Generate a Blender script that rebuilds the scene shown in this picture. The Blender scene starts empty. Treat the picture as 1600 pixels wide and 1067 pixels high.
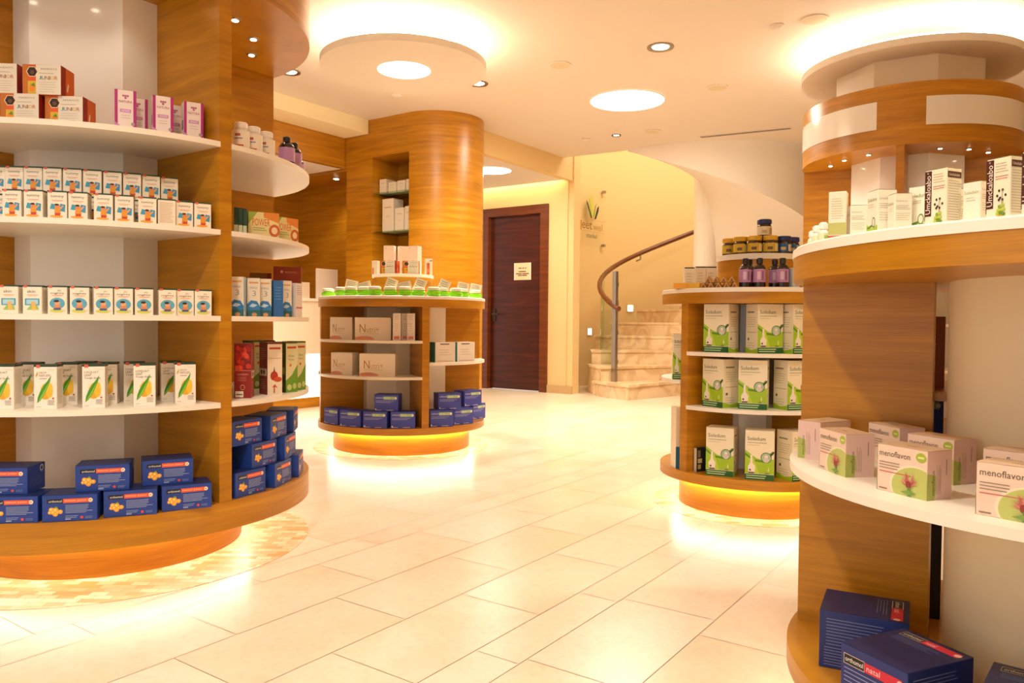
import bpy, bmesh, math, random
from mathutils import Vector, Matrix
random.seed(7)
R = math.radians
COL = bpy.context.scene.collection
K = 0.85                                    # model units -> metres, applied once at the very end

# ------------------------------------------------------------------ camera model (photo taken as 1600x1067)
F, PITCH, ROLL = 1205.88, 0.025, 0.00898
def ray(px, py):
    u = (px - 800) / F; v = (533.5 - py) / F
    c, s = math.cos(ROLL), math.sin(ROLL)
    u, v = c*u - s*v, s*u + c*v
    return u, math.cos(PITCH) + v*math.sin(PITCH), -math.sin(PITCH) + v*math.cos(PITCH)
def on_z(px, py, z):
    x, y, h = ray(px, py); t = (z - 1) / h
    return x*t, y*t
def on_r(C, r, px, py=500, far=False):      # angle (deg) round C where the sight line through px meets the circle r
    x, y, h = ray(px, py); l = math.hypot(x, y); a, b = x/l, y/l
    bd = a*C[0] + b*C[1]; disc = max(0, bd*bd - (C[0]**2 + C[1]**2 - r*r))
    rho = bd + (math.sqrt(disc) if far else -math.sqrt(disc))
    return math.degrees(math.atan2(b*rho - C[1], a*rho - C[0]))

# ------------------------------------------------------------------ materials
def lin(h):
    if isinstance(h, str):
        h = h.lstrip('#'); c = [int(h[i:i+2], 16)/255 for i in (0, 2, 4)]
    else: c = h
    return tuple(((x/12.92) if x <= .04045 else ((x+.055)/1.055)**2.4) for x in c) + (1,)
MATS = {}
def new_mat(name):
    m = bpy.data.materials.new(name); m.use_nodes = True
    return m, m.node_tree.nodes, m.node_tree.links, m.node_tree.nodes['Principled BSDF']
def col(h, rough=.45, metal=0.0, spec=.5):
    key = (h, rough, metal)
    if key in MATS: return MATS[key]
    m, n, l, b = new_mat('paint_' + str(h).strip('#'))
    b.inputs['Base Color'].default_value = lin(h)
    b.inputs['Roughness'].default_value = rough
    b.inputs['Metallic'].default_value = metal
    b.inputs['Specular IOR Level'].default_value = spec
    tc = n.new('ShaderNodeTexCoord'); nz = n.new('ShaderNodeTexNoise'); nz.inputs['Scale'].default_value = 30
    mp = n.new('ShaderNodeMapRange'); mp.inputs['To Min'].default_value = rough - .04; mp.inputs['To Max'].default_value = rough + .04
    l.new(tc.outputs['Object'], nz.inputs['Vector']); l.new(nz.outputs['Fac'], mp.inputs['Value']); l.new(mp.outputs['Result'], b.inputs['Roughness'])
    MATS[key] = m; return m
def emit(name, c, strength):
    m, n, l, b = new_mat(name)
    b.inputs['Base Color'].default_value = (.8, .8, .8, 1)
    b.inputs['Emission Color'].default_value = c
    b.inputs['Emission Strength'].default_value = strength
    return m
def wood(name, dark, mid, light, rough=.32, sc=(1.1, 1.1, 16)):
    m, n, l, b = new_mat(name)
    tc = n.new('ShaderNodeTexCoord'); mp = n.new('ShaderNodeMapping'); mp.inputs['Scale'].default_value = sc
    l.new(tc.outputs['Object'], mp.inputs['Vector'])
    n1 = n.new('ShaderNodeTexNoise'); n1.inputs['Scale'].default_value = 1.6; n1.inputs['Detail'].default_value = 6; n1.inputs['Roughness'].default_value = .6; n1.inputs['Distortion'].default_value = .5
    l.new(mp.outputs['Vector'], n1.inputs['Vector'])
    mp2 = n.new('ShaderNodeMapping'); mp2.inputs['Scale'].default_value = (sc[0]*5, sc[1]*5, sc[2]*14)
    l.new(tc.outputs['Object'], mp2.inputs['Vector'])
    n2 = n.new('ShaderNodeTexNoise'); n2.inputs['Scale'].default_value = 1.5; n2.inputs['Detail'].default_value = 3
    l.new(mp2.outputs['Vector'], n2.inputs['Vector'])
    r = n.new('ShaderNodeValToRGB'); e = r.color_ramp.elements
    e[0].position = .3; e[0].color = lin(dark); e[1].position = .72; e[1].color = lin(light)
    k = e.new(.5); k.color = lin(mid)
    l.new(n1.outputs['Fac'], r.inputs['Fac'])
    r2 = n.new('ShaderNodeValToRGB'); f = r2.color_ramp.elements
    f[0].position = .35; f[0].color = (.62, .58, .55, 1); f[1].position = .6; f[1].color = (1, 1, 1, 1)
    l.new(n2.outputs['Fac'], r2.inputs['Fac'])
    mx = n.new('ShaderNodeMixRGB'); mx.blend_type = 'MULTIPLY'; mx.inputs['Fac'].default_value = .3
    l.new(r.outputs['Color'], mx.inputs['Color1']); l.new(r2.outputs['Color'], mx.inputs['Color2'])
    l.new(mx.outputs['Color'], b.inputs['Base Color'])
    b.inputs['Roughness'].default_value = rough
    return m
WOOD = wood('oak_veneer', '#a0690c', '#b87c12', '#cb901e')
WOODV = WOOD
DOORW = wood('mahogany_veneer', '#38120a', '#48190b', '#5a2410', .35)
FRAMEW = wood('walnut_frame', '#5c2a0c', '#6c3411', '#7c4018', .35)
RAILW = wood('rail_wood', '#5c2a0c', '#6c3612', '#7c421a', .3)
def plaster(name, c, rough=.7):
    m, n, l, b = new_mat(name)
    tc = n.new('ShaderNodeTexCoord'); nz = n.new('ShaderNodeTexNoise'); nz.inputs['Scale'].default_value = 60; nz.inputs['Detail'].default_value = 4
    bp = n.new('ShaderNodeBump'); bp.inputs['Strength'].default_value = .04
    l.new(tc.outputs['Object'], nz.inputs['Vector']); l.new(nz.outputs['Fac'], bp.inputs['Height']); l.new(bp.outputs['Normal'], b.inputs['Normal'])
    b.inputs['Base Color'].default_value = lin(c); b.inputs['Roughness'].default_value = rough
    return m
CEIL = plaster('ceiling_paint', '#e0d4c4'); WALLP = plaster('wall_paint', '#e0c288'); WHITEP = plaster('white_plaster', '#ece6da')
LACQ = col('#e9e2d6', .3); SHELFW = col('#f0e8da', .35)
GLOSSW = col('#e6e2da', .12); CREAMP = col('#e8dcc4', .25)
STEEL = col('#a9a29a', .3, 1.0); DARKM = col('#4a3d33', .4, .6)
def glass(name, c=(.995, .998, .99, 1), a=.03):
    m, n, l, b = new_mat(name)
    out = n['Material Output']; t = n.new('ShaderNodeBsdfTransparent'); t.inputs['Color'].default_value = c
    g = n.new('ShaderNodeBsdfGlossy'); g.inputs['Roughness'].default_value = .03
    mx = n.new('ShaderNodeMixShader'); mx.inputs['Fac'].default_value = a
    l.new(t.outputs[0], mx.inputs[1]); l.new(g.outputs[0], mx.inputs[2]); l.new(mx.outputs[0], out.inputs['Surface'])
    return m
GLASS = glass('clear_glass'); GLASSG = glass('green_glass', (.78, .88, .80, 1), .12)
def floor_mat():
    m, n, l, b = new_mat('limestone_tiles')
    tc = n.new('ShaderNodeTexCoord'); at = n.new('ShaderNodeAttribute'); at.attribute_name = 'tone'
    n1 = n.new('ShaderNodeTexNoise'); n1.inputs['Scale'].default_value = 1.6; n1.inputs['Detail'].default_value = 8; n1.inputs['Roughness'].default_value = .65
    ad = n.new('ShaderNodeVectorMath'); ad.operation = 'ADD'; l.new(tc.outputs['Object'], ad.inputs[0])
    sc = n.new('ShaderNodeVectorMath'); sc.operation = 'SCALE'; sc.inputs['Scale'].default_value = 9; l.new(at.outputs['Color'], sc.inputs[0]); l.new(sc.outputs[0], ad.inputs[1])
    l.new(ad.outputs[0], n1.inputs['Vector'])
    r = n.new('ShaderNodeValToRGB'); e = r.color_ramp.elements
    e[0].position = .30; e[0].color = lin('#dac29f'); e[1].position = .62; e[1].color = lin('#e4d4be')
    l.new(n1.outputs['Fac'], r.inputs['Fac'])
    n2 = n.new('ShaderNodeTexNoise'); n2.inputs['Scale'].default_value = 45; n2.inputs['Detail'].default_value = 3
    l.new(ad.outputs[0], n2.inputs['Vector'])
    r2 = n.new('ShaderNodeValToRGB'); r2.color_ramp.elements[0].position = .3; r2.color_ramp.elements[0].color = (.9, .87, .82, 1); r2.color_ramp.elements[1].position = .5
    l.new(n2.outputs['Fac'], r2.inputs['Fac'])
    mx = n.new('ShaderNodeMixRGB'); mx.blend_type = 'MULTIPLY'; mx.inputs['Fac'].default_value = .6
    l.new(r.outputs['Color'], mx.inputs['Color1']); l.new(r2.outputs['Color'], mx.inputs['Color2'])
    sp = n.new('ShaderNodeSeparateColor'); l.new(at.outputs['Color'], sp.inputs[0])
    mr = n.new('ShaderNodeMapRange'); mr.inputs['To Min'].default_value = .975; mr.inputs['To Max'].default_value = 1.02; l.new(sp.outputs[0], mr.inputs['Value'])
    mx2 = n.new('ShaderNodeVectorMath'); mx2.operation = 'SCALE'; l.new(mx.outputs['Color'], mx2.inputs[0]); l.new(mr.outputs['Result'], mx2.inputs['Scale'])
    l.new(mx2.outputs[0], b.inputs['Base Color'])
    b.inputs['Roughness'].default_value = .28; b.inputs['Specular IOR Level'].default_value = .45
    return m
FLOORM = floor_mat(); GROUT = col('#d0bc9a', .8)
def mosaic_mat():
    m, n, l, b = new_mat('stone_mosaic')
    tc = n.new('ShaderNodeTexCoord'); br = n.new('ShaderNodeTexBrick')
    br.inputs['Scale'].default_value = 9; br.inputs['Color1'].default_value = lin('#f0dfbd'); br.inputs['Color2'].default_value = lin('#c99b58')
    br.inputs['Mortar'].default_value = lin('#c9a469'); br.inputs['Mortar Size'].default_value = .012; br.inputs['Bias'].default_value = .0
    br.inputs['Brick Width'].default_value = .5; br.inputs['Row Height'].default_value = .28
    l.new(tc.outputs['Object'], br.inputs['Vector']); l.new(br.outputs['Color'], b.inputs['Base Color'])
    b.inputs['Roughness'].default_value = .4
    return m
MOSAIC = mosaic_mat()
def marble_mat():
    m, n, l, b = new_mat('beige_marble')
    tc = n.new('ShaderNodeTexCoord'); n1 = n.new('ShaderNodeTexNoise'); n1.inputs['Scale'].default_value = 4; n1.inputs['Detail'].default_value = 8; n1.inputs['Distortion'].default_value = 1.6
    l.new(tc.outputs['Object'], n1.inputs['Vector'])
    r = n.new('ShaderNodeValToRGB'); e = r.color_ramp.elements
    e[0].position = .4; e[0].color = lin('#cfae80'); e[1].position = .56; e[1].color = lin('#e3caa2')
    l.new(n1.outputs['Fac'], r.inputs['Fac']); l.new(r.outputs['Color'], b.inputs['Base Color'])
    b.inputs['Roughness'].default_value = .3
    return m
MARBLE = marble_mat()
WARM = (1, .86, .71, 1)
RINGE = emit('led_ring_glow', (1, .88, .70, 1), 24)
FOOTE = emit('led_foot_glow', (1, .86, .72, 1), 58)
LAMPE = emit('lamp_panel_glow', (1, .93, .82, 1), 7)
SPOTE = emit('spot_glow', (1, .88, .68, 1), 25)
LUMI = emit('luminous_front', (1, .90, .74, 1), 1.5)

# ------------------------------------------------------------------ mesh builder
class MB:
    def __init__(s): s.bm = bmesh.new(); s.mats = []
    def mi(s, m):
        if m not in s.mats: s.mats.append(m)
        return s.mats.index(m)
    def face(s, vs, m, smooth=False):
        try: f = s.bm.faces.new([s.bm.verts.new(v) for v in vs])
        except ValueError: return None
        f.material_index = s.mi(m); f.smooth = smooth; return f
    def grid(s, rows, m, closed=False, smooth=True):          # rows of points -> quads
        vr = [[s.bm.verts.new(p) for p in r] for r in rows]; i = s.mi(m)
        for a, b in zip(vr, vr[1:]):
            n = len(a)
            for k in range(n if closed else n-1):
                k2 = (k+1) % n
                f = s.bm.faces.new((a[k], a[k2], b[k2], b[k])); f.material_index = i; f.smooth = smooth
        return vr
    def cap(s, ring, m, flip=False):
        f = s.bm.faces.new(ring[::-1] if flip else ring); f.material_index = s.mi(m)
    def box(s, x0, x1, y0, y1, z0, z1, m, M=None):
        P = [(x0,y0,z0),(x1,y0,z0),(x1,y1,z0),(x0,y1,z0),(x0,y0,z1),(x1,y0,z1),(x1,y1,z1),(x0,y1,z1)]
        if M is not None: P = [M @ Vector(p) for p in P]
        v = [s.bm.verts.new(p) for p in P]; i = s.mi(m)
        for q in ((3,2,1,0),(4,5,6,7),(0,1,5,4),(1,2,6,5),(2,3,7,6),(3,0,4,7)):
            f = s.bm.faces.new([v[k] for k in q]); f.material_index = i
    def lathe(s, prof, m, seg=24, cx=0, cy=0, cap0=True, cap1=True):  # prof [(r,z[,mat])]
        rings = []
        for p in prof:
            rings.append([s.bm.verts.new((cx+p[0]*math.cos(2*math.pi*k/seg), cy+p[0]*math.sin(2*math.pi*k/seg), p[1])) for k in range(seg)])
        for j in range(len(prof)-1):
            mm = prof[j+1][2] if len(prof[j+1]) > 2 else m; i = s.mi(mm)
            for k in range(seg):
                k2 = (k+1) % seg
                f = s.bm.faces.new((rings[j][k], rings[j][k2], rings[j+1][k2], rings[j+1][k])); f.material_index = i; f.smooth = True
        if cap0: s.cap(rings[0], m, True)
        if cap1: s.cap(rings[-1], prof[-1][2] if len(prof[-1]) > 2 else m)
    def prism(s, pts, z0, z1, m, mside=None, smooth=False):   # pts counter-clockwise
        a = [s.bm.verts.new((p[0], p[1], z0)) for p in pts]; b = [s.bm.verts.new((p[0], p[1], z1)) for p in pts]
        s.cap(a, m, True); s.cap(b, m); i = s.mi(mside or m); n = len(pts)
        for k in range(n):
            f = s.bm.faces.new((a[k], a[(k+1)%n], b[(k+1)%n], b[k])); f.material_index = i; f.smooth = smooth
    def sector(s, r0, r1, a0, a1, z0, z1, m, seg=None, mside=None):
        seg = seg or max(4, int(abs(a1-a0)/4)); pts = []
        for k in range(seg+1):
            t = R(a0+(a1-a0)*k/seg); pts.append((r1*math.cos(t), r1*math.sin(t)))
        if r0 <= 0: pts.append((0, 0))
        else:
            for k in range(seg, -1, -1):
                t = R(a0+(a1-a0)*k/seg); pts.append((r0*math.cos(t), r0*math.sin(t)))
        s.prism(pts, z0, z1, m, mside, True)
    def tube(s, pts, r, m, seg=10, caps=True):
        pts = [Vector(p) for p in pts]; rings = []
        for i, p in enumerate(pts):
            d = (pts[min(i+1, len(pts)-1)] - pts[max(i-1, 0)]).normalized()
            u = d.cross(Vector((0, 0, 1))); u = u.normalized() if u.length > 1e-4 else Vector((1, 0, 0)); w = u.cross(d)
            rings.append([p + u*r*math.cos(2*math.pi*k/seg) + w*r*math.sin(2*math.pi*k/seg) for k in range(seg)])
        vr = s.grid(rings, m, True)
        if caps: s.cap(vr[0], m); s.cap(vr[-1], m, True)
    def torus(s, RR, r, z, m, seg=64, sg=6):
        rows = [[((RR+r*math.cos(2*math.pi*j/sg))*math.cos(2*math.pi*k/seg), (RR+r*math.cos(2*math.pi*j/sg))*math.sin(2*math.pi*k/seg), z+r*math.sin(2*math.pi*j/sg)) for j in range(sg)] for k in range(seg+1)]
        s.grid(rows, m, True)
    def build(s, name, parent=None, loc=(0,0,0), rz=0, sharp=.6, recalc=True):
        if recalc: bmesh.ops.recalc_face_normals(s.bm, faces=s.bm.faces)
        me = bpy.data.meshes.new(name); s.bm.to_mesh(me); s.bm.free()
        for m in s.mats: me.materials.append(m)
        try: me.set_sharp_from_angle(angle=sharp)
        except Exception: pass
        o = bpy.data.objects.new(name, me); COL.objects.link(o)
        if parent: o.parent = parent
        o.location = loc; o.rotation_euler.z = rz
        return o
def tag(o, label, cat, group=None):
    o['label'] = label; o['category'] = cat
    if group: o['group'] = group
    return o
def thing(name, label, cat, loc=(0,0,0), rz=0, group=None):
    o = bpy.data.objects.new(name, None); COL.objects.link(o); o.empty_display_size = .05
    o.location = loc; o.rotation_euler.z = rz
    return tag(o, label, cat, group)
def struct(o): o['kind'] = 'structure'; return o
def copy_tree(o, parent=None):
    c = o.copy(); COL.objects.link(c)
    if parent: c.parent = parent
    for ch in list(o.children): copy_tree(ch, c)
    return c

# ------------------------------------------------------------------ printed cartons
TXT = {}
def glyphs(t):
    if t in TXT: return TXT[t]
    cu = bpy.data.curves.new('t', 'FONT'); cu.body = t; cu.size = 1; cu.resolution_u = 2
    ob = bpy.data.objects.new('t', cu); COL.objects.link(ob); bpy.context.view_layer.update()
    me = bpy.data.meshes.new_from_object(ob.evaluated_get(bpy.context.evaluated_depsgraph_get()))
    vs = [(v.co.x, v.co.y) for v in me.vertices]; fs = [tuple(p.vertices) for p in me.polygons]
    bpy.data.objects.remove(ob); bpy.data.curves.remove(cu); bpy.data.meshes.remove(me)
    x0 = min(v[0] for v in vs); x1 = max(v[0] for v in vs); y0 = min(v[1] for v in vs); y1 = max(v[1] for v in vs)
    TXT[t] = (vs, fs, x0, x1, y0, y1); return TXT[t]
class Face:
    def __init__(s, mb, o, ux, uy, W, H):
        s.mb = mb; s.o = Vector(o); s.ux = Vector(ux); s.uy = Vector(uy); s.n = s.ux.cross(s.uy); s.W = W; s.H = H; s.k = 0
    def P(s, x, y): return s.o + s.ux*(x*s.W) + s.uy*(y*s.H) + s.n*(.0004 + .00004*s.k)
    def poly(s, pts, c):
        s.k += 1; s.mb.face([s.P(*p) for p in pts], c if not isinstance(c, str) else col(c))
    def rect(s, x0, y0, x1, y1, c): s.poly([(x0,y0),(x1,y0),(x1,y1),(x0,y1)], c)
    def ell(s, cx, cy, rx, c, ry=None, n=18):
        ry = ry if ry is not None else rx*s.W/s.H
        s.poly([(cx+rx*math.cos(2*math.pi*k/n), cy+ry*math.sin(2*math.pi*k/n)) for k in range(n)], c)
    def lines(s, x0, x1, y, n, dy, c, t=.012, ragged=.25):
        s.k += 1; c = col(c); rnd = random.Random(int(x0*977+y*131+n))
        for i in range(n):
            xe = x1 - rnd.random()*ragged*(x1-x0); yy = y - i*dy
            s.mb.face([s.P(*p) for p in ((x0,yy),(xe,yy),(xe,yy+t),(x0,yy+t))], c)
    def text(s, t, x0, y0, c, w=None, h=None, rot=False, right=None):   # lower left at x0,y0; width w and/or height h in face fractions
        vs, fs, a0, a1, b0, b1 = glyphs(t); s.k += 1; c = col(c)
        LW, LH = (s.W, s.H) if not rot else (s.H, s.W)
        sx = w*LW/(a1-a0) if w else None; sy = h*LH/(b1-b0) if h else None
        if sx is None: sx = sy
        if sy is None: sy = sx
        for f in fs:
            q = []
            for i in f:
                lx = (vs[i][0]-a0)*sx; ly = (vs[i][1]-b0)*sy
                if rot: lx, ly = -ly, lx
                q.append(s.o + s.ux*(x0*s.W+lx) + s.uy*(y0*s.H+ly) + s.n*(.0004+.00004*s.k))
            s.mb.face(q, c)
class Carton:
    def __init__(s, w, d, h, c, top=None, bev=.0012):
        s.w, s.d, s.h = w, d, h; s.mb = MB(); m = col(c)
        s.mb.box(-w/2, w/2, -d/2, d/2, 0, h, m)
        bmesh.ops.bevel(s.mb.bm, geom=s.mb.bm.edges[:], offset=bev, segments=1, affect='EDGES')
        s.front = Face(s.mb, (-w/2,-d/2,0), (1,0,0), (0,0,1), w, h)
        s.right = Face(s.mb, (w/2,-d/2,0), (0,1,0), (0,0,1), d, h)
        s.left = Face(s.mb, (-w/2,d/2,0), (0,-1,0), (0,0,1), d, h)
        s.top = Face(s.mb, (-w/2,-d/2,h), (1,0,0), (0,1,0), w, d)
        s.sides = (s.front, s.right, s.left)
        if top:
            s.top.rect(0, 0, 1, 1, top)
    def done(s, name):
        o = s.mb.build(name, recalc=False); o['_w'] = s.w; return Proto(o, s.w, s.d, s.h)
BODIES = []
class Proto:
    def __init__(s, o, w, d, h, rnd=False): s.rnd = rnd; s.o = o; s.w, s.d, s.h = w, d, h; s.used = False
    def put(s, x, y, z, rz, label, cat, group=None):
        o = s.o if not s.used else copy_tree(s.o); s.used = True
        o.location = (x, y, z); o.rotation_euler.z = rz; BODIES.append([o, s.w, s.d, s.h, s.rnd])
        if '_w' in o: del o['_w']
        tag(o, label, cat, group)
        if group is None and 'group' in o: del o['group']
        return o
    def on(s, C, ang, rf, z, label, cat, group=None, yaw=None, jit=2.0):   # front face at radius rf from C, facing outwards
        r = rf - s.d/2; x = C[0] + r*math.cos(R(ang)); y = C[1] + r*math.sin(R(ang))
        rz = R(ang+90 if yaw is None else yaw) + R(random.uniform(-jit, jit))
        return s.put(x, y, z, rz, label, cat, group)

# ================================================================== THE ROOM  (a along ROT, c to its left)
ROT = math.atan2(.8184, .5746)
def ac(a, c): return (a*.5746 - c*.8184, a*.8184 + c*.5746)
def room(mb, name, **k): return struct(mb.build(name, rz=ROT, **k))
ZC = 3.25
L = (-1.7851, 3.4565); M = (-.8845, 6.2375); S = (1.3524, 4.3215); N = (1.3185, 1.7061); T = (3.1954, 6.2933)
CS = (2.75, 11.1)
# floor: rows of tiles running along the room, rows of two widths
mb = MB(); lay = mb.bm.loops.layers.float_color.new('tone')
mb.face([(-3.2,-2.2,-.002),(13.2,-2.2,-.002),(13.2,8.4,-.002),(-3.2,8.4,-.002)], GROUT)
rows = [.16, .345, .345, .34]; c = 2.61 - .0; edges = [2.61]
seq = [-.16, -.345, -.345, -.34]
e = 2.61; k = 0; down = [e]
while e > -2.2: e -= rows[k % 4]; k += 1; down.append(e)
e = 2.61; k = 3; up = []
while e < 8.4: e += rows[k % 4]; k -= 1; up.append(e)
edges = sorted(down + up); offs = {}
known = {2.53: 1.30, 2.28: 1.565, 1.93: 1.35, 1.34: 1.92, 1.6: 1.65}
g = .0015
for c0, c1 in zip(edges, edges[1:]):
    mid = (c0+c1)/2; off = None
    for kk, v in known.items():
        if abs(kk-mid) < .06: off = v % .625
    if off is None: off = random.random()*.625
    a = -3.2 - .625 + off
    while a < 13.2:
        t = random.random(); u = random.random()
        f = mb.face([(max(a,-3.2)+g,max(c0,-2.2)+g,0),(min(a+.625,13.2)-g,max(c0,-2.2)+g,0),(min(a+.625,13.2)-g,min(c1,8.4)-g,0),(max(a,-3.2)+g,min(c1,8.4)-g,0)], FLOORM) if a+.625 > -3.19 and a < 13.19 else None
        if f:
            for lp in f.loops: lp[lay] = (t, u, 1-t, 1)
        a += .625
room(mb, 'floor', recalc=False)

# main ceiling with the stairwell opening
def w2ac(x, y): return (x*.5746 + y*.8184, -(x*.8184 - y*.5746))
pts = [(-3.2,-2.2), (13.2,-2.2), (13.2, 1.4)]
pts += [w2ac(CS[0]+1.62*math.cos(R(t)), CS[1]+1.62*math.sin(R(t))) for t in range(0, -145, -6)]
pts += [(9.05, 5.56), (7.3, 5.56), (7.3, 8.4), (6.1, 8.4), (6.1, 6.34), (-3.2, 6.34)]
mb = MB(); mb.prism(pts, ZC, ZC+.12, CEIL); o = room(mb, 'ceiling')
# dropped band along the left wall, its lit face put into a lighter paint
mb = MB(); mb.box(-3.2, 6.19, 6.34, 6.74, 3.095, ZC+.1, plaster('band_lit_paint', '#f4e6bc')); room(mb, 'trim_1')
# corridor: beam face and lower ceiling, stopping short of the door wall to leave a light cove
mb = MB(); mb.box(7.15, 9.36, 5.53, 5.62, 2.98, ZC+.1, WALLP); room(mb, 'trim_2')
mb = MB(); mb.box(7.15, 9.20, 5.62, 8.4, 2.98, 3.06, CEIL); mb.box(7.15, 9.4, 5.62, 8.4, ZC, ZC+.1, CEIL); room(mb, 'trim_3')
# door wall with an opening for the door
mb = MB()
mb.box(9.32, 9.5, 5.51, 5.92, 0, ZC+.1, WALLP); mb.box(9.32, 9.5, 7.09, 8.4, 0, ZC+.1, WALLP); mb.box(9.32, 9.5, 5.92, 7.09, 2.69, ZC+.1, WALLP)
room(mb, 'wall_back')
mb = MB(); mb.box(9.29, 9.318, 5.50, 5.915, 0, .11, col('#bfa273', .4)); mb.box(9.29, 9.318, 7.095, 8.3, 0, .11, col('#bfa273', .4)); room(mb, 'baseboard_back')
# stairwell: curved wall, from the corner round behind the stairs
RW = 2.0
rows_ = []
for z in (0, 1, 2, 3, 4, 5.2):
    rows_.append([(CS[0]+RW*math.cos(R(t)), CS[1]+RW*math.sin(R(t)), z) for t in [187.5] + list(range(184, -4, -4))])
mb = MB(); mb.grid(rows_, WALLP); struct(mb.build('wall_stairwell', recalc=False))
mb = MB(); mb.grid([[(CS[0]+(RW-.02)*math.cos(R(t)), CS[1]+(RW-.02)*math.sin(R(t)), z) for t in range(187, 176, -3)] for z in (0, .11)], col('#bfa273', .4)); struct(mb.build('baseboard_stairwell', recalc=False))
# upper storey round the stairwell (white) and its ceiling
ring = [(CS[0]+RW*math.cos(R(t)), CS[1]+RW*math.sin(R(t))) for t in range(0, 360, 6)]
mb = MB(); mb.prism(ring, 5.2, 5.25, WHITEP); struct(mb.build('ceiling_stairwell'))
mb = MB(); mb.grid([[(CS[0]+RW*math.cos(R(t)), CS[1]+RW*math.sin(R(t)), z) for t in range(192, 361, 6)] for z in (ZC+.121, 5.2)], WHITEP); struct(mb.build('wall_upper', recalc=False))
x1, y1 = CS[0]+RW, CS[1]
mb = MB(); d = Vector((.8184, -.5746, 0)); p = Vector((x1, y1, 0)); q = p + d*5
mb.face([p, q, q+Vector((0,0,3.4)), p+Vector((0,0,3.4))], WALLP); struct(mb.build('wall_back', recalc=False))
# left side: wood-clad wall, recess with white ceiling, alcove beside the wooden block
mb = MB(); mb.box(-3.2, 6.19, 6.72, 6.78, 2.75, 3.10, WOOD); room(mb, 'wall_left')
mb = MB(); mb.box(-3.2, 7.0, 8.2, 8.3, 0, 3.2, WOOD); room(mb, 'wall_left')
mb = MB(); mb.box(-3.2, 6.19, 6.78, 8.2, 2.75, 2.80, WHITEP); room(mb, 'ceiling_recess')
# wooden block with a rounded end and a niche
mb = MB()
n0, n1, zn = 5.73, 6.285, 2.83                      # niche c-range and top
mb.box(6.2, 7.2, 6.285, 6.70, 0, ZC+.02, WOOD); mb.box(6.2, 7.2, n0, n1, zn, ZC+.02, WOOD); mb.box(6.62, 7.2, n0, n1, 0, zn, WOOD)
mb.box(6.2, 6.62, n0, n1, 0, .5, WOOD)
arc = [(6.7+.5*math.cos(R(t)), 5.73+.5*math.sin(R(t))) for t in range(180, 361, 6)]
mb.prism(arc, 0, ZC+.02, WOOD, smooth=True)
room(mb, 'wall_middle')
mb = MB(); mb.box(6.75, 7.2, 6.70, 8.3, 0, 2.72, WOOD); mb.box(6.2, 7.2, 6.70, 8.3, 2.72, ZC, WOOD); room(mb, 'wall_alcove')
# walls out of view: right, far left, and the shop front behind the camera with its window
mb = MB(); mb.box(-3.2, 13.2, -2.3, -2.2, 0, ZC+.1, WALLP); room(mb, 'wall_right')
mb = MB(); mb.box(-3.3, -3.2, -2.3, -1.9, 0, ZC+.1, WALLP); mb.box(-3.3, -3.2, 6.0, 8.4, 0, ZC+.1, WALLP); mb.box(-3.3, -3.2, -1.9, 6.0, 0, .3, WALLP); mb.box(-3.3, -3.2, -1.9, 6.0, 3.0, ZC+.1, WALLP); room(mb, 'wall_front')
mb = MB(); mb.box(-3.26, -3.24, -1.9, 6.0, .3, 3.0, GLASS)
fr = room(mb, 'window_1')
mb = MB()
for cc in (-1.9, .7, 3.3, 5.94): mb.box(-3.29, -3.21, cc, cc+.06, .3, 3.0, DARKM)
f = mb.build('window_frame', fr)

# door
mb = MB(); mb.box(9.36, 9.40, 6.04, 6.97, .01, 2.565, DOORW); d1 = room(mb, 'door_1')
mb = MB(); mb.box(9.28, 9.42, 5.92, 6.04, 0, 2.69, FRAMEW); mb.box(9.28, 9.42, 6.97, 7.09, 0, 2.69, FRAMEW); mb.box(9.28, 9.42, 6.04, 6.97, 2.565, 2.69, FRAMEW); mb.build('door_frame', d1)
mb = MB(); mb.tube([(9.355,6.90,1.12),(9.30,6.90,1.12),(9.29,6.89,1.12),(9.29,6.78,1.12)], .012, DARKM); mb.lathe([(.03,0),(.03,.0)], DARKM, cap1=False) if False else None
mb.box(9.345, 9.36, 6.87, 6.93, 1.02, 1.2, DARKM); mb.build('door_handle', d1)
c = Carton(.30, .006, .25, '#e6cfa4', bev=.0008); f = c.front
f.rect(0, 0, .07, 1, '#f0dcc0'); f.rect(.93, 0, 1, 1, '#f0dcc0')
for x0, x1, y in ((.27,.45,.66), (.5,.6,.66), (.65,.73,.66), (.28,.7,.46), (.12,.47,.335), (.5,.88,.335), (.24,.45,.24), (.47,.77,.24)): f.rect(x0, y, x1, y+.06, '#6b4a1c')
p_ = c.done('door_sign'); x, y = ac(9.355, 6.39)
p_.put(x, y, 1.62, ROT - R(90), 'small cream paper sign with four lines of dark lettering on the dark door', 'sign')

# ------------------------------------------------------------------ mosaic rings let into the floor
for i, (C, r0, r1) in enumerate(((L, .53, .845), (M, .535, .70), (S, .39, .545), (T, .5, .84))):
    mb = MB(); mb.lathe([(r1, .0), (r1, .0016), (r0, .0016)], MOSAIC, 72, cap0=False, cap1=False)
    struct(mb.build('trim_%d' % (i+4), loc=(C[0], C[1], 0)))

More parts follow.
